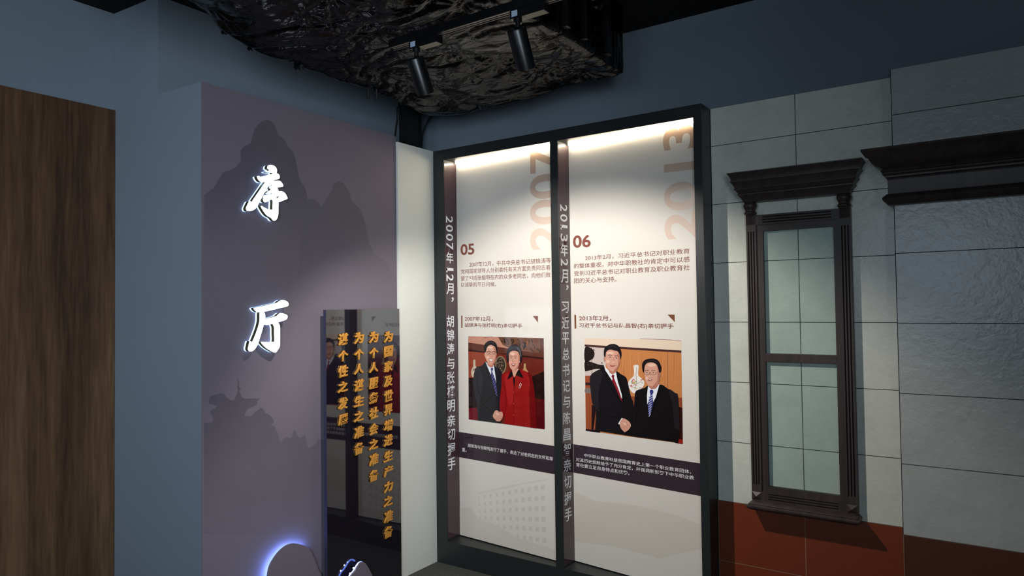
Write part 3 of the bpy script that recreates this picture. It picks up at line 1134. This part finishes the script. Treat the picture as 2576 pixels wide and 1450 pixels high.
Print(t2, n2).poly([d_(868, 151), d_(920, 151), d_(921, 206)], BRONZE, 1).build('corner_triangle', pan2)
Print(t2, n2).poly([e2(226, 247), e2(1440, 431), e2(1448, 732), e2(228, 506)], BANDC, 1).build('caption_band', pan2)
lettering('caption_text', [
    ('中华职业教育社是我国教育史上第一个职业教育团体，', e2(325, 330), e2(1300, 482), e2(325, 364), 0),
    ('对其历史贡献给予了充分肯定，并强调新形势下中华职业教', e2(250, 368), e2(1328, 536), e2(250, 402), 0),
    ('育社要立足自身特点和优势。', e2(252, 415), e2(738, 493), e2(252, 451), 0)], t2, n2, BANDT, pan2, 0.008, 3)
bp = Print(t2, n2)
bp.poly([e2(240, 690), e2(330, 720), e2(420, 765), e2(560, 780), e2(760, 800), e2(1000, 850), e2(1200, 905), e2(1400, 985), e2(1400, 1200), e2(1000, 1290), e2(600, 1180), e2(240, 1130)],
        ink((222, 212, 199)), 1, 4)
bp.build('building_print', pan2)

z2 = conv(1450, 840, 5.0)


def P2():
    return Print(lambda x, y: t2(*z2(x, y)), n2)


photo = P2()
photo.poly([(105, 58), (1318, 85), (1340, 1385), (118, 1222)], ink((206, 132, 78)), 1)
photo.poly([(105, 58), (1318, 85), (1320, 216), (105, 138)], ink((236, 212, 188)), 2)
photo.line([(800, 66), (1100, 72), (1318, 90)], 5, ink((150, 96, 84)), 3)
photo.poly([(105, 136), (1320, 212), (1320, 240), (105, 162)], ink((76, 46, 46)), 3)
photo.poly([(105, 162), (370, 182), (370, 520), (112, 530)], ink((214, 196, 188)), 2)
random.seed(3)
for k in range(34):
    x = random.uniform(560, 1310)
    y = random.uniform(225, 430)
    photo.line([(x, y), (x + random.uniform(-8, 8), y + 150), (x + random.uniform(-6, 6), y + random.uniform(220, 340))], random.uniform(2, 5), ink(random.choice(((192, 116, 66), (222, 152, 96)))), 2)
photo.line([(1146, 235), (1150, 680)], 5, ink((146, 84, 52)), 3)
photo.line([(193, 165), (196, 520)], 5, ink((120, 90, 86)), 3)
photo.poly([(600, 785), (1330, 806), (1334, 940), (600, 900)], ink((146, 74, 48)), 3)
photo.poly([(112, 528), (260, 528), (260, 1215), (119, 1205)], ink((160, 80, 46)), 3)
photo.poly([(114, 612), (200, 618), (200, 650), (115, 648)], ink((52, 34, 34)), 4)
photo.poly([(115, 690), (200, 690), (200, 745), (116, 745)], ink((128, 112, 106)), 4, 3)
photo.poly([(194, 890), (250, 930), (214, 1215), (190, 1212)], ink((40, 18, 18)), 4)
photo.poly([(119, 1198), (300, 1215), (300, 1247), (118, 1222)], ink((34, 16, 16)), 5)
photo.poly([(1240, 900), (1334, 935), (1339, 1390), (1240, 1375)], ink((48, 20, 18)), 4)
photo.poly([(1284, 1326), (1339, 1334), (1340, 1385), (1280, 1376)], ink((160, 38, 30)), 5)
photo.poly([(108, 176), (180, 178), (226, 228), (222, 290), (182, 332), (108, 346)], ink((36, 28, 26)), 4, 4)
photo.poly([(108, 350), (190, 358), (280, 388), (346, 398), (322, 440), (230, 446), (130, 472), (108, 462)], ink((36, 28, 26)), 4, 4)
for k in range(46):
    x, y = random.choice(((random.uniform(115, 225), random.uniform(180, 330)), (random.uniform(115, 340), random.uniform(365, 450))))
    photo.ell(x, y, random.uniform(5, 13), random.uniform(4, 9), ink(random.choice(((30, 26, 22), (58, 48, 38), (42, 34, 28)))), 5, 7)
photo.poly([(722, 400), (782, 400), (778, 470), (780, 520), (802, 546), (850, 592), (854, 640), (822, 690), (760, 745), (705, 742), (662, 680), (652, 622), (672, 580), (708, 546),
            (724, 518), (726, 460)], ink((238, 230, 222)), 4, 3)
photo.line([(760, 420), (750, 520), (760, 620), (740, 700)], 4, ink((96, 84, 70)), 5)
photo.line([(690, 590), (740, 640), (820, 600)], 4, ink((96, 84, 70)), 5)
for k in range(30):
    photo.ell(random.uniform(672, 840), random.uniform(570, 700), random.uniform(5, 12), random.uniform(5, 10), ink(random.choice(((200, 60, 64), (214, 186, 92), (228, 160, 160), (140, 150, 110)))), 6, 8)
ph2 = photo.build('photo_print', pan2)

SU, SUH, SUD = ink((24, 21, 24)), ink((36, 32, 36)), ink((12, 11, 13))
f = P2()
f.poly([(350, 404), (310, 440), (230, 480), (182, 524), (170, 600), (184, 740), (200, 870), (248, 960), (236, 1218), (706, 1292), (692, 1180), (720, 900), (690, 800), (664, 690),
        (650, 620), (624, 548), (560, 508), (500, 474), (430, 560)], SU, 8, 3)
f.poly([(232, 484), (300, 450), (330, 520), (280, 740), (290, 960), (250, 955), (202, 870), (186, 740), (172, 600), (184, 526)], SUH, 9, 3)
f.line([(352, 430), (400, 600), (470, 740), (586, 880)], 8, SUD, 10)
f.line([(506, 490), (590, 700), (590, 860)], 8, SUD, 10)
f.line([(240, 960), (330, 1010), (470, 1050), (570, 1062)], 7, SUD, 10)
f.poly([(350, 402), (366, 460), (440, 572), (540, 762), (578, 822), (572, 760), (522, 600), (500, 476), (452, 505)], ink((240, 240, 244)), 11)
f.poly([(442, 538), (458, 513), (480, 522), (476, 556), (540, 720), (586, 868), (560, 832), (500, 692), (450, 590), (458, 560)], ink((134, 26, 38)), 12)
f.line([(470, 580), (520, 700), (566, 820)], 4, ink((166, 48, 58)), 13)
f.poly([(400, 440), (496, 465), (496, 490), (455, 512), (420, 490)], SKIN_D, 12)
f.poly([(362, 292), (368, 232), (402, 204), (470, 204), (530, 230), (553, 300), (550, 362), (527, 430), (492, 470), (452, 476), (406, 442), (376, 382)], SKIN, 13, 4)
f.poly([(520, 240), (550, 290), (550, 362), (527, 430), (490, 470), (466, 474), (514, 410), (530, 330)], SKIN_D, 14, 3)
f.ell(430, 245, 44, 20, SKIN_H, 14)
f.ell(400, 350, 24, 20, SKIN_H, 14)
f.ell(356, 320, 9, 30, SKIN_D, 12, 14)
f.poly([(350, 272), (350, 210), (368, 170), (420, 136), (480, 130), (532, 154), (560, 200), (570, 262), (556, 322), (548, 272), (522, 222), (478, 212), (440, 198), (402, 208),
        (376, 236), (370, 288), (358, 292)], HAIR, 15, 4)
f.line([(400, 176), (460, 152), (520, 180)], 6, ink((66, 56, 58)), 16)
for x, y in ((428, 296), (508, 306)):
    f.line([(x - 24, y - 24), (x, y - 32), (x + 22, y - 22)], 7, ink((70, 48, 44)), 16)
    eye(f, x, y, 14, 16)
f.line([(470, 300), (478, 352), (450, 360)], 5, SKIN_D, 16)
f.ell(468, 358, 16, 9, SKIN_H, 16)
f.poly([(424, 396), (455, 404), (492, 400), (462, 418), (438, 412)], ink((178, 92, 88)), 16, 3)
f.line([(420, 392), (455, 404), (496, 400)], 4, ink((140, 66, 64)), 17)
f.build('printed_person', ph2)
f = P2()
f.poly([(902, 658), (860, 682), (752, 720), (736, 800), (726, 900), (702, 1000), (690, 1290), (1284, 1371), (1302, 1200), (1292, 960), (1278, 772), (1250, 748), (1150, 690), (1056, 640), (970, 760)],
       SU, 9, 3)
f.poly([(1160, 700), (1250, 750), (1278, 776), (1292, 960), (1300, 1200), (1240, 1180), (1210, 900)], SUH, 10, 3)
f.line([(890, 680), (880, 820), (920, 1060)], 8, SUD, 11)
f.line([(1062, 660), (1010, 820), (930, 1070)], 8, SUD, 11)
f.line([(760, 740), (790, 940), (740, 1100)], 7, SUD, 11)
f.poly([(904, 654), (890, 780), (893, 890), (930, 800), (966, 866), (1002, 800), (1050, 628), (1000, 690), (946, 696)], ink((238, 240, 246)), 12)
f.poly([(924, 722), (936, 704), (964, 707), (974, 734), (960, 762), (970, 872), (942, 990), (920, 1056), (908, 990), (900, 900), (934, 764)], ink((58, 58, 128)), 13)
for k in range(9):
    y = 780 + 30 * k
    f.line([(906 + k, y + 22), (966 - 3.5 * k, y - 14)], 8, ink((196, 200, 224)), 14)
f.poly([(905, 640), (1040, 600), (1042, 640), (1000, 692), (946, 698), (912, 668)], SKIN_D, 13)
f.poly([(855, 436), (870, 386), (920, 362), (980, 362), (1026, 390), (1042, 450), (1050, 500), (1050, 560), (1036, 610), (1002, 650), (946, 662), (904, 640), (870, 582)], SKIN, 14, 4)
f.poly([(1020, 400), (1042, 450), (1050, 500), (1048, 566), (1034, 612), (1000, 650), (966, 658), (1016, 590), (1026, 500)], SKIN_D, 15, 3)
f.ell(950, 395, 50, 22, SKIN_H, 15)
f.ell(890, 560, 18, 20, SKIN_H, 15)
f.ell(1050, 520, 11, 34, SKIN, 15, 14, 0.1)
f.poly([(834, 452), (830, 390), (850, 344), (900, 318), (970, 313), (1030, 334), (1056, 380), (1071, 422), (1066, 470), (1046, 488), (1032, 432), (1006, 382), (950, 360), (892, 370),
        (864, 410), (856, 482), (844, 480)], HAIR, 16, 4)
f.line([(870, 360), (950, 334), (1030, 360)], 6, ink((62, 54, 56)), 17)
for x, w in ((892, 34), (972, 36)):
    f.line([(x - 26, 466), (x, 458), (x + 26, 466)], 6, ink((92, 64, 58)), 17)
    eye(f, x, 490, 13, 17)
    f.line([(x - w, 482), (x - w + 6, 508), (x, 516), (x + w - 6, 508), (x + w, 482)], 3, ink((150, 112, 96)), 20)
f.line([(926, 484), (938, 484)], 3, ink((150, 112, 96)), 20)
f.line([(1008, 484), (1046, 490)], 3, ink((150, 112, 96)), 20)
f.line([(938, 490), (930, 534), (908, 540)], 5, SKIN_D, 17)
f.ell(926, 538, 15, 9, SKIN_H, 17)
f.poly([(902, 576), (932, 572), (962, 574), (936, 596), (914, 592)], ink((170, 84, 80)), 17, 3)
f.poly([(910, 578), (932, 575), (952, 577), (932, 586)], WHITEI, 18)
hands(f, [(548, 1132), (590, 1066), (650, 1090), (686, 1130), (687, 1172), (652, 1216), (612, 1240), (574, 1204)],
      [[(640, 1112), (628, 1138), (650, 1146)], [(580, 1180), (606, 1184), (620, 1214)], [(606, 1160), (640, 1176), (648, 1206)], [(640, 1140), (668, 1156), (676, 1180)]], 20,
      [(528, 1134), (574, 1060), (592, 1066), (548, 1140)])
f.build('printed_person', ph2)

# ================================================================== DARK WOOD WINDOW ON THE TILES
win = empty('window_1', (-0.705, TY, EYE - 1.005), 'narrow dark wood sash window with cornice mounted on the tiles', 'window')
tag(win, kind='structure')
WY = 3.462                                # front of the casing


def fluted(name, x0, x1, z0, z1, vertical, parent, y0=WY, y1=TY, n=3):
    """a board whose front carries rounded flutes stopped short of both ends"""
    bm = bmesh.new()
    w = (x1 - x0) if vertical else (z1 - z0)
    L = (z1 - z0) if vertical else (x1 - x0)
    stop = min(0.032, L * 0.09)
    prof = [0.0]
    flute = w / (n * 2 + 1.6)
    st = (w - (2 * n - 1) * flute) / 2
    xs, dep = [0.0], [0.0]
    for k in range(n):
        a = st + 2 * k * flute
        for t in (0.0, 0.12, 0.3, 0.5, 0.7, 0.88, 1.0):
            xs.append(a + flute * t)
            dep.append(0.0075 * math.sin(math.pi * t) ** 0.6 if 0 < t < 1 else 0.0)
    xs.append(w)
    dep.append(0.0)
    ls = [0.0, stop, stop + 0.004, L - stop - 0.004, L - stop, L]
    on = [0, 0, 1, 1, 0, 0]
    grid = []
    for l, o in zip(ls, on):
        row = []
        for q, dd in zip(xs, dep):
            x, z = (x0 + q, z0 + l) if vertical else (x0 + l, z0 + q)
            row.append(bm.verts.new((x, y0 + dd * o, z)))
        grid.append(row)
    for i in range(len(ls) - 1):
        for j in range(len(xs) - 1):
            bm.faces.new((grid[i][j], grid[i][j + 1], grid[i + 1][j + 1], grid[i + 1][j]))
    back = [bm.verts.new(p) for p in ((x0, y1, z0), (x1, y1, z0), (x1, y1, z1), (x0, y1, z1))]
    bm.faces.new(back)
    rim = grid[0] + [r[-1] for r in grid[1:]] + grid[-1][::-1][1:] + [r[0] for r in grid[1:-1]][::-1]
    c4 = [grid[0][0], grid[0][-1], grid[-1][-1], grid[-1][0]]
    if not vertical:
        c4 = [grid[0][0], grid[-1][0], grid[-1][-1], grid[0][-1]]
    bm2 = [(c4[0], c4[1]), (c4[1], c4[2]), (c4[2], c4[3]), (c4[3], c4[0])]
    for k, (p, q) in enumerate(bm2):
        seg = side_path(rim, p, q)
        try:
            bm.faces.new(seg + [back[(k + 1) % 4], back[k]])
        except ValueError:
            pass
    bmesh.ops.recalc_face_normals(bm, faces=bm.faces[:])
    return finish(name, bm, WOODDARK, parent, True)


def side_path(rim, p, q):
    i, j = rim.index(p), rim.index(q)
    n = len(rim)
    f = [rim[(i + k) % n] for k in range(((j - i) % n) + 1)]
    g = [rim[(i - k) % n] for k in range(((i - j) % n) + 1)]
    return f if len(f) <= len(g) else g


def corner_block(x0, x1, z0, z1, parent):
    bm = bmesh.new()
    add_box(bm, x0, x1, WY - 0.001, TY, z0, z1)
    v = [bm.verts.new(p) for p in ((x0 + .002, WY - 0.001, z0 + .002), (x1 - .002, WY - 0.001, z0 + .002), (x1 - .002, WY - 0.001, z1 - .002), (x0 + .002, WY - 0.001, z1 - .002))]
    a = bm.verts.new(((x0 + x1) / 2, WY - 0.014, (z0 + z1) / 2))
    for i in range(4):
        bm.faces.new((v[i], v[(i + 1) % 4], a))
    bmesh.ops.recalc_face_normals(bm, faces=bm.faces[:])
    return finish('corner_block', bm, WOODDARK, parent)


OL, OR_ = -0.944, -0.474
SL, SR = OL + 0.047, OR_ - 0.049
ZBT, ZBB = EYE + 0.437, EYE + 0.385       # upper blocks
ZSB, ZSS = EYE - 0.921, EYE - 0.963       # lower blocks and top of the sill
fluted('casing_stile', OL, SL, ZSB, ZBB, True, win)
fluted('casing_stile', SR, OR_, ZSB, ZBB, True, win)
for (x0, x1) in ((OL, SL), (SR, OR_)):
    corner_block(x0, x1, ZBB, ZBT, win)
    corner_block(x0, x1, ZSS, ZSB, win)
fluted('head_rail', SL, SR, ZBB - 0.001, ZBT - 0.004, False, win)
fluted('bottom_rail', SL, SR, ZSS, EYE - 0.918, False, win)
GL, GR, GT, GB = -0.866, -0.549, EYE + 0.352, EYE - 0.892
SY = WY + 0.008
sash = bmesh.new()
add_box(sash, SL, GL, SY, TY, EYE - 0.918, ZBB - 0.001)
add_box(sash, GR, SR, SY, TY, EYE - 0.918, ZBB - 0.001)
add_box(sash, GL, GR, SY, TY, GT, ZBB - 0.001)
add_box(sash, GL, GR, SY, TY, EYE - 0.918, GB)
finish('sash_frame', sash, WOODDARK, win)
box('meeting_rail', GL, GR, SY - 0.001, TY, EYE - 0.288, EYE - 0.246, WOODDARK, win, 0.003)
box('pane', GL, GR, TY - 0.022, TY - 0.016, EYE - 0.246, GT, GLASS, win)
box('pane', GL, GR, TY - 0.022, TY - 0.016, GB, EYE - 0.288, GLASS, win)


def turned(name, x, y, z0, z1, prof, parent):
    bm = bmesh.new()
    seg = 20
    rings = []
    for t, r in prof:
        z = z0 + (z1 - z0) * t
        rings.append([bm.verts.new((x + r * math.cos(2 * math.pi * k / seg), y + r * math.sin(2 * math.pi * k / seg), z)) for k in range(seg)])
    for i in range(len(rings) - 1):
        for k in range(seg):
            bm.faces.new((rings[i][k], rings[i][(k + 1) % seg], rings[i + 1][(k + 1) % seg], rings[i + 1][k]))
    bm.faces.new(rings[0][::-1])
    bm.faces.new(rings[-1])
    bmesh.ops.recalc_face_normals(bm, faces=bm.faces[:])
    return finish(name, bm, WOODDARK, parent, 'all')


BAL = [(0, .0265), (.05, .0285), (.1, .030), (.16, .0285), (.2, .0255), (.26, .024), (.34, .0245), (.42, .027), (.52, .0305), (.62, .0325), (.74, .0325), (.84, .0295), (.92, .0245), (1.0, .0235)]
CZ0, CZ1 = EYE + 0.497, EYE + 0.640
turned('baluster', OL + 0.0235, TY - 0.0335, ZBT, CZ0 + 0.004, BAL, win)
turned('baluster', OR_ - 0.0245, TY - 0.0335, ZBT, CZ0 + 0.004, BAL, win)


def moulding(name, prof, x0, x1, yw, m, parent):
    """stacked moulding with mitred returns; prof = (z, depth from the wall) from bottom to top, x0/x1 at depth zero"""
    bm = bmesh.new()
    rings = []
    for z, dd, ox in prof:
        rings.append([bm.verts.new(p) for p in ((x0 - ox, yw, z), (x0 - ox, yw - dd, z), (x1 + ox, yw - dd, z), (x1 + ox, yw, z))])
    for i in range(len(rings) - 1):
        for k in range(4):
            bm.faces.new((rings[i][k], rings[i][(k + 1) % 4], rings[i + 1][(k + 1) % 4], rings[i + 1][k]))
    bm.faces.new(rings[0][::-1])
    bm.faces.new(rings[-1])
    bmesh.ops.recalc_face_normals(bm, faces=bm.faces[:])
    return finish(name, bm, m, parent, True)


cor = [(0, 1), (.03, .99), (.045, .955), (.08, .90), (.12, .85), (.16, .805), (.2, .77), (.235, .745), (.262, .735), (.266, .80), (.275, .815), (.31, .81), (.32, .77), (.345, .72), (.39, .655), (.43, .60),
       (.47, .56), (.51, .53), (.525, .52), (.53, .575), (.54, .585), (.57, .58), (.58, .535), (.61, .47), (.65, .40), (.69, .33), (.71, .29), (.715, .355), (.725, .37), (.76, .362), (.77, .32), (.80, .26),
       (.84, .19), (.88, .13), (.93, .075), (.965, .045), (1, .02)]
D0, D1 = 0.058, 0.120
prof = [(CZ1 + (CZ0 - CZ1) * t, D0 + (D1 - D0) * q, (D1 - D0) * q) for t, q in reversed(cor)]
moulding('cornice', prof, OL - 0.002, OR_ + 0.002, TY, WOODDARK, win)
zs0, zs1 = EYE - 1.005, ZSS
sp = [(0, .062), (.05, .068), (.10, .069), (.14, .076), (.2, .078), (.24, .083), (.34, .088), (.5, .0905), (.66, .089), (.76, .084), (.79, .079), (.83, .082), (.88, .080), (.91, .072), (.96, .070), (1.0, .064)]
moulding('sill', [(zs0 + (zs1 - zs0) * t, q, q - .078) for t, q in sp], OL, OR_, TY, WOODDARK, win)

# ================================================================== LARGE CORNICE ON THE PROJECTING TILED WALL
zc = lambda px, py, dd: on_y(2080 + px / 3.151, 80 + py / 3.151, PY - dd)
ztop = zc(258, 935, 0.130).z
xfr = zc(483, 1240, 0.040).x
zbt = zc(490, 1372, 0.050).z
H = ztop - zbt
# (fraction from the top, depth)
bigp = [(0, .130), (.035, .131), (.06, .127), (.085, .116), (.14, .108), (.20, .101), (.25, .092), (.29, .080), (.32, .066), (.345, .059), (.36, .0575), (.365, .062), (.385, .0645), (.405, .062), (.41, .056),
        (.415, .0585), (.44, .059), (.46, .055), (.465, .049), (.475, .0495), (.50, .0485), (.51, .044), (.53, .041), (.56, .040), (.80, .040), (.805, .046), (.82, .047), (.83, .050), (.86, .0585), (.89, .061), (.92, .0585), (.95, .051), (1.0, .040)]
big = moulding('cornice', [(ztop - H * t, dd, dd - .040) for t, dd in reversed(bigp)], xfr, 1.5, PY, WOODDARK, None)
tag(big, 'large dark wood cornice across the projecting tiled wall at right edge', 'cornice')

# ================================================================== WRAPPED AIR DUCT UNDER THE CEILING
edge = [(1.0, 1.40), (1.40, 1.36), (1.61, 1.30), (1.68, 1.279), (1.764, 1.216), (1.883, 1.195), (2.03, 1.18), (2.25, 1.166), (2.45, 1.166), (2.616, 1.177), (2.81, 1.159), (2.895, 1.144), (3.066, 1.150), (3.2, 1.16)]


def edge_z(y):
    for (a0, z0), (a1, z1) in zip(edge, edge[1:]):
        if y <= a1:
            t = max(0.0, (y - a0) / (a1 - a0))
            return z0 + (z1 - z0) * t
    return edge[-1][1]


duct = empty('air_duct', (-2.1, 2.1, EYE + 1.15), 'bulky ceiling duct wrapped in crinkled black plastic film', 'duct')
random.seed(21)
pins = [(random.uniform(-2.66, -1.52), random.uniform(1.15, 3.08), random.randint(7, 12), random.uniform(0, 6.28), random.uniform(0.10, 0.22)) for _ in range(34)]
from mathutils import noise as mnoise
DX0, DX1, DY0, DY1 = -2.72, -1.455, 0.95, 3.165
NXG, NYG = 230, 330


def crinkle(x, y):
    h = 0.0
    for (a, c_, k, ph, r) in pins:
        dx, dy = x - a, y - c_
        q = math.hypot(dx, dy)
        if q < r * 3:
            th = math.atan2(dy, dx)
            wgt = math.exp(-(q / r) ** 1.5)
            h += 0.020 * wgt + 0.0085 * (1 - math.exp(-(q / 0.03))) * wgt * (abs(math.sin(th * k / 2 + ph + q * 5)) - 0.5)
    v = Vector((x, y, 0))
    h += 0.014 * mnoise.noise(v * 3.1)
    wob = mnoise.noise(v * 2.3 + Vector((5, 2, 0)))
    rid = 1 - abs(mnoise.noise(Vector((x * 3.2 + wob, y * 8.5 + 1.5 * wob, 1.7))))
    h += 0.016 * (rid ** 6 - 0.3)
    rid = 1 - abs(mnoise.noise(Vector((x * 9 + wob, y * 20 + 3 * wob, 4.2))))
    h += 0.0022 * (rid ** 4 - 0.3)
    return h


bm = bmesh.new()
grid = []
for j in range(NYG + 1):
    y = DY0 + (DY1 - DY0) * j / NYG
    row = []
    ze = edge_z(y)
    for i in range(NXG + 1):
        s = i / NXG
        x = DX0 + (DX1 - DX0) * s
        zr = 1.158
        sag = -0.022 * math.sin(math.pi * min(1, s * 1.02))
        blend = 1 - (1 - min(1, s / 0.45)) ** 2
        z = ze + (zr - ze) * blend + sag + crinkle(x, y)
        # round the edges a little
        z += 0.03 * max(0, 1 - s / 0.03) ** 2 * 0.3 + 0.03 * max(0, 1 - (1 - s) / 0.03) ** 2 * 0.3
        row.append(bm.verts.new((x, y + 0.006 * mnoise.noise(Vector((x * 9, y * 9, 3))), EYE + z)))
    grid.append(row)
for j in range(NYG):
    for i in range(NXG):
        bm.faces.new((grid[j][i], grid[j + 1][i], grid[j + 1][i + 1], grid[j][i + 1]))


def skirt(line, nx, ny, rows=10):
    prev = line
    n = len(line)
    for r in range(1, rows + 1):
        t = r / rows
        cur = []
        for k, v in enumerate(line):
            p = v.co
            w = 0.012 * mnoise.noise(Vector((k * 0.09, t * 1.3, nx * 3 + ny))) + 0.010 * abs(mnoise.noise(Vector((k * 0.23, t * 0.8, 7 + nx))))
            cur.append(bm.verts.new((p.x + nx * w, p.y + ny * w, p.z + (CEIL - 0.002 - p.z) * t)))
        for k in range(n - 1):
            bm.faces.new((prev[k], prev[k + 1], cur[k + 1], cur[k]))
        prev = cur


skirt([r[0] for r in grid], -1, 0)
skirt([r[-1] for r in grid], 1, 0)
skirt(grid[-1], 0, 1)
skirt(grid[0], 0, -1)
bmesh.ops.recalc_face_normals(bm, faces=bm.faces[:])
finish('film_wrap', bm, FILM, duct, 'all')
# torn scraps of film hanging from the edge
for (px, py, w, h) in ((628, 122, 9, 12), (662, 131, 6, 8), (746, 168, 12, 15), (764, 166, 7, 12), (562, 83, 9, 8)):
    c0 = on_x(px, py, -2.722)
    bm = bmesh.new()
    s = c0.length / FPX * 1.1
    random.seed(px)
    pts = [(-.5, .5), (-.1, .55), (.5, .5), (.35, .05), (.45, -.35), (.1, -.2), (-.05, -.55), (-.35, -.3), (-.25, .1)]
    A = [bm.verts.new((c0.x, c0.y + p[0] * w * s * 1.5, c0.z + p[1] * h * s + 0.004)) for p in pts]
    B = [bm.verts.new((c0.x - 0.004, c0.y + p[0] * w * s * 1.3, c0.z + p[1] * h * s * 0.9 + 0.004)) for p in pts]
    for t in tess(pts):
        bm.faces.new([A[i] for i in t])
        bm.faces.new([B[i] for i in t])
    for i in range(len(pts)):
        k = (i + 1) % len(pts)
        bm.faces.new((A[i], B[i], B[k], A[k]))
    bmesh.ops.recalc_face_normals(bm, faces=bm.faces[:])
    finish('torn_film', bm, BLACKPLASTIC, duct)
# battens and a taped lump on the right side of the duct
DS = DX1 + 0.022
for (y, w) in ((2.55, 0.03), (2.72, 0.02), (2.95, 0.035)):
    box('batten', DX1 - 0.012, DS + 0.006, y, y + w, EYE + 1.20, CEIL - 0.004, BLACKPLASTIC, duct, 0.003)
bm = bmesh.new()
bmesh.ops.create_icosphere(bm, subdivisions=3, radius=0.05, matrix=Matrix.Translation((DS, 2.80, EYE + 1.40)))
for v in bm.verts:
    v.co += (v.co - Vector((DS, 2.80, EYE + 1.40))) * 0.35 * mnoise.noise(v.co * 24)
finish('taped_lump', bm, FILM, duct, 'all')

# hanger rods seen under the duct edge
for (px, y0, y1, lab) in ((926, 222, 248, 'short thin black rod under the duct edge, left of the pair'), (947, 228, 253, 'short thin black rod under the duct edge, right of the pair')):
    p, q = on_x(px, y0 - 8, -2.69), on_x(px, y1, -2.69)
    bm = bmesh.new()
    add_tube(bm, [(p.x, p.y, p.z + 0.05), (q.x, p.y, q.z)], 0.0065, 8)
    tag(finish('hanger_rod', bm, CABLE, None, True), lab, 'rod', 'hanger rods under the duct')

# black steel post and cables behind the off white end wall
tag(box('steel_post', -3.086, -2.926, 3.26, 3.30, EYE + 0.98, CEIL, CABLE, None, 0.003), 'black steel post rising behind the off white end wall', 'post')
bm = bmesh.new()
add_tube(bm, curve_pts([on_x(1004, 250, -2.99), on_x(1003, 268, -2.99), on_x(1000, 275, -2.99), on_x(999.5, 300, -2.99), on_x(996, 325, -2.99), on_x(993, 352, -2.99)], 6), 0.006, 8)
tag(finish('cable', bm, CABLE, None, True), 'black cable dropping behind the top right corner of the mural', 'cable')
bm = bmesh.new()
add_tube(bm, curve_pts([on_y(1092, 288, 3.42), on_y(1080, 300, 3.42), on_y(1070, 318, 3.42), on_y(1063, 338, 3.42), on_y(1061, 360, 3.42), on_y(1060, 390, 3.42)], 6), 0.006, 8)
tag(finish('cable', bm, CABLE, None, True), 'black cable curving from the duct to the steel post', 'cable')

# ================================================================== LIGHT TRACK AND TRACK SPOTLIGHTS
TRY, TRZ = 2.062, EYE + 1.075            # centre line and underside
track = empty('light_track', (-1.3, TRY, TRZ), 'black ceiling track carrying the two spotlights below the wrapped duct', 'track')
bm = bmesh.new()
add_box(bm, -1.99, -0.35, TRY - 0.018, TRY + 0.018, TRZ + 0.006, TRZ + 0.034)
add_box(bm, -1.99, -0.35, TRY - 0.018, TRY - 0.013, TRZ, TRZ + 0.006)
add_box(bm, -1.99, -0.35, TRY + 0.013, TRY + 0.018, TRZ, TRZ + 0.006)
finish('rail', bm, BLACKSPOT, track)
box('conductor', -1.985, -0.355, TRY - 0.010, TRY - 0.004, TRZ + 0.002, TRZ + 0.006, GREY, track)
box('conductor', -1.985, -0.355, TRY + 0.004, TRY + 0.010, TRZ + 0.002, TRZ + 0.006, GREY, track)
for xx in (-1.9, -1.1, -0.5):
    bm = bmesh.new()
    add_tube(bm, [(xx, TRY, TRZ + 0.034), (xx, TRY, TRZ + 0.07)] if xx < -1.46 else [(xx, TRY, TRZ + 0.034), (xx, TRY, CEIL - 0.001)], 0.004, 8)
    finish('hanger', bm, BLACKSPOT, track, True)


def spotlight(x, label, watts=0.0):
    root = empty('track_spotlight', (x, TRY, TRZ), label, 'spotlight', 'black spotlights on the ceiling track')
    az = TRZ - 0.032
    ad = box('adapter', x - 0.03, x + 0.115, TRY - 0.019, TRY + 0.019, az, TRZ - 0.001, BLACKSPOT, root, 0.002)
    box('adapter_lit_underside', x + 0.022, x + 0.112, TRY - 0.016, TRY + 0.016, az - 0.001, az, BEIGE, ad)
    st = box('sticker', x - 0.022, x + 0.003, TRY - 0.0198, TRY - 0.019, az + 0.006, TRZ - 0.004, STICK, ad)
    ptop = Vector((x - 0.008, TRY, az))
    bm = bmesh.new()
    add_tube(bm, [ptop, ptop - Vector((0, 0, 0.013))], 0.016, 18)
    add_tube(bm, [ptop - Vector((0, 0, 0.010)), ptop - Vector((0, 0, 0.030))], 0.009, 14)
    finish('swivel', bm, BLACKSPOT, root, True)
    tilt, azm = math.radians(28.5), math.radians(-3)
    dr = Vector((math.sin(tilt) * math.sin(azm), math.sin(tilt) * math.cos(azm), -math.cos(tilt)))
    c0 = ptop - Vector((0, 0, 0.028)) + dr * 0.004 - Vector((0, 0.012, 0.004))
    bm = bmesh.new()
    r = 0.0355
    add_tube(bm, [c0, c0 + dr * 0.002, c0 + dr * 0.005, c0 + dr * 0.145, c0 + dr * 0.147, c0 + dr * 0.138], [r * 0.90, r * 0.97, r, r, r * 0.93, r * 0.86], 36)
    hd = finish('lamp_head', bm, BLACKSPOT, root, True)
    bm = bmesh.new()
    add_tube(bm, [c0 + dr * 0.1385, c0 + dr * 0.1395], r * 0.84, 30)
    finish('lens', bm, mat('dark_lens', (40, 42, 46), 0.1), hd)
    if watts:
        p = c0 + dr * 0.152
        add_light('track_spotlight_beam', 'SPOT', p, p + dr, watts, (1.0, 0.955, 0.885), spot_size=math.radians(113), spot_blend=0.42, shadow_soft_size=0.02)
    return root


spotlight(-1.845, 'left black cylinder spotlight hanging nearest the corner of the room', 135.0)
spotlight(-1.352, 'right black cylinder spotlight hanging above the second display bay')
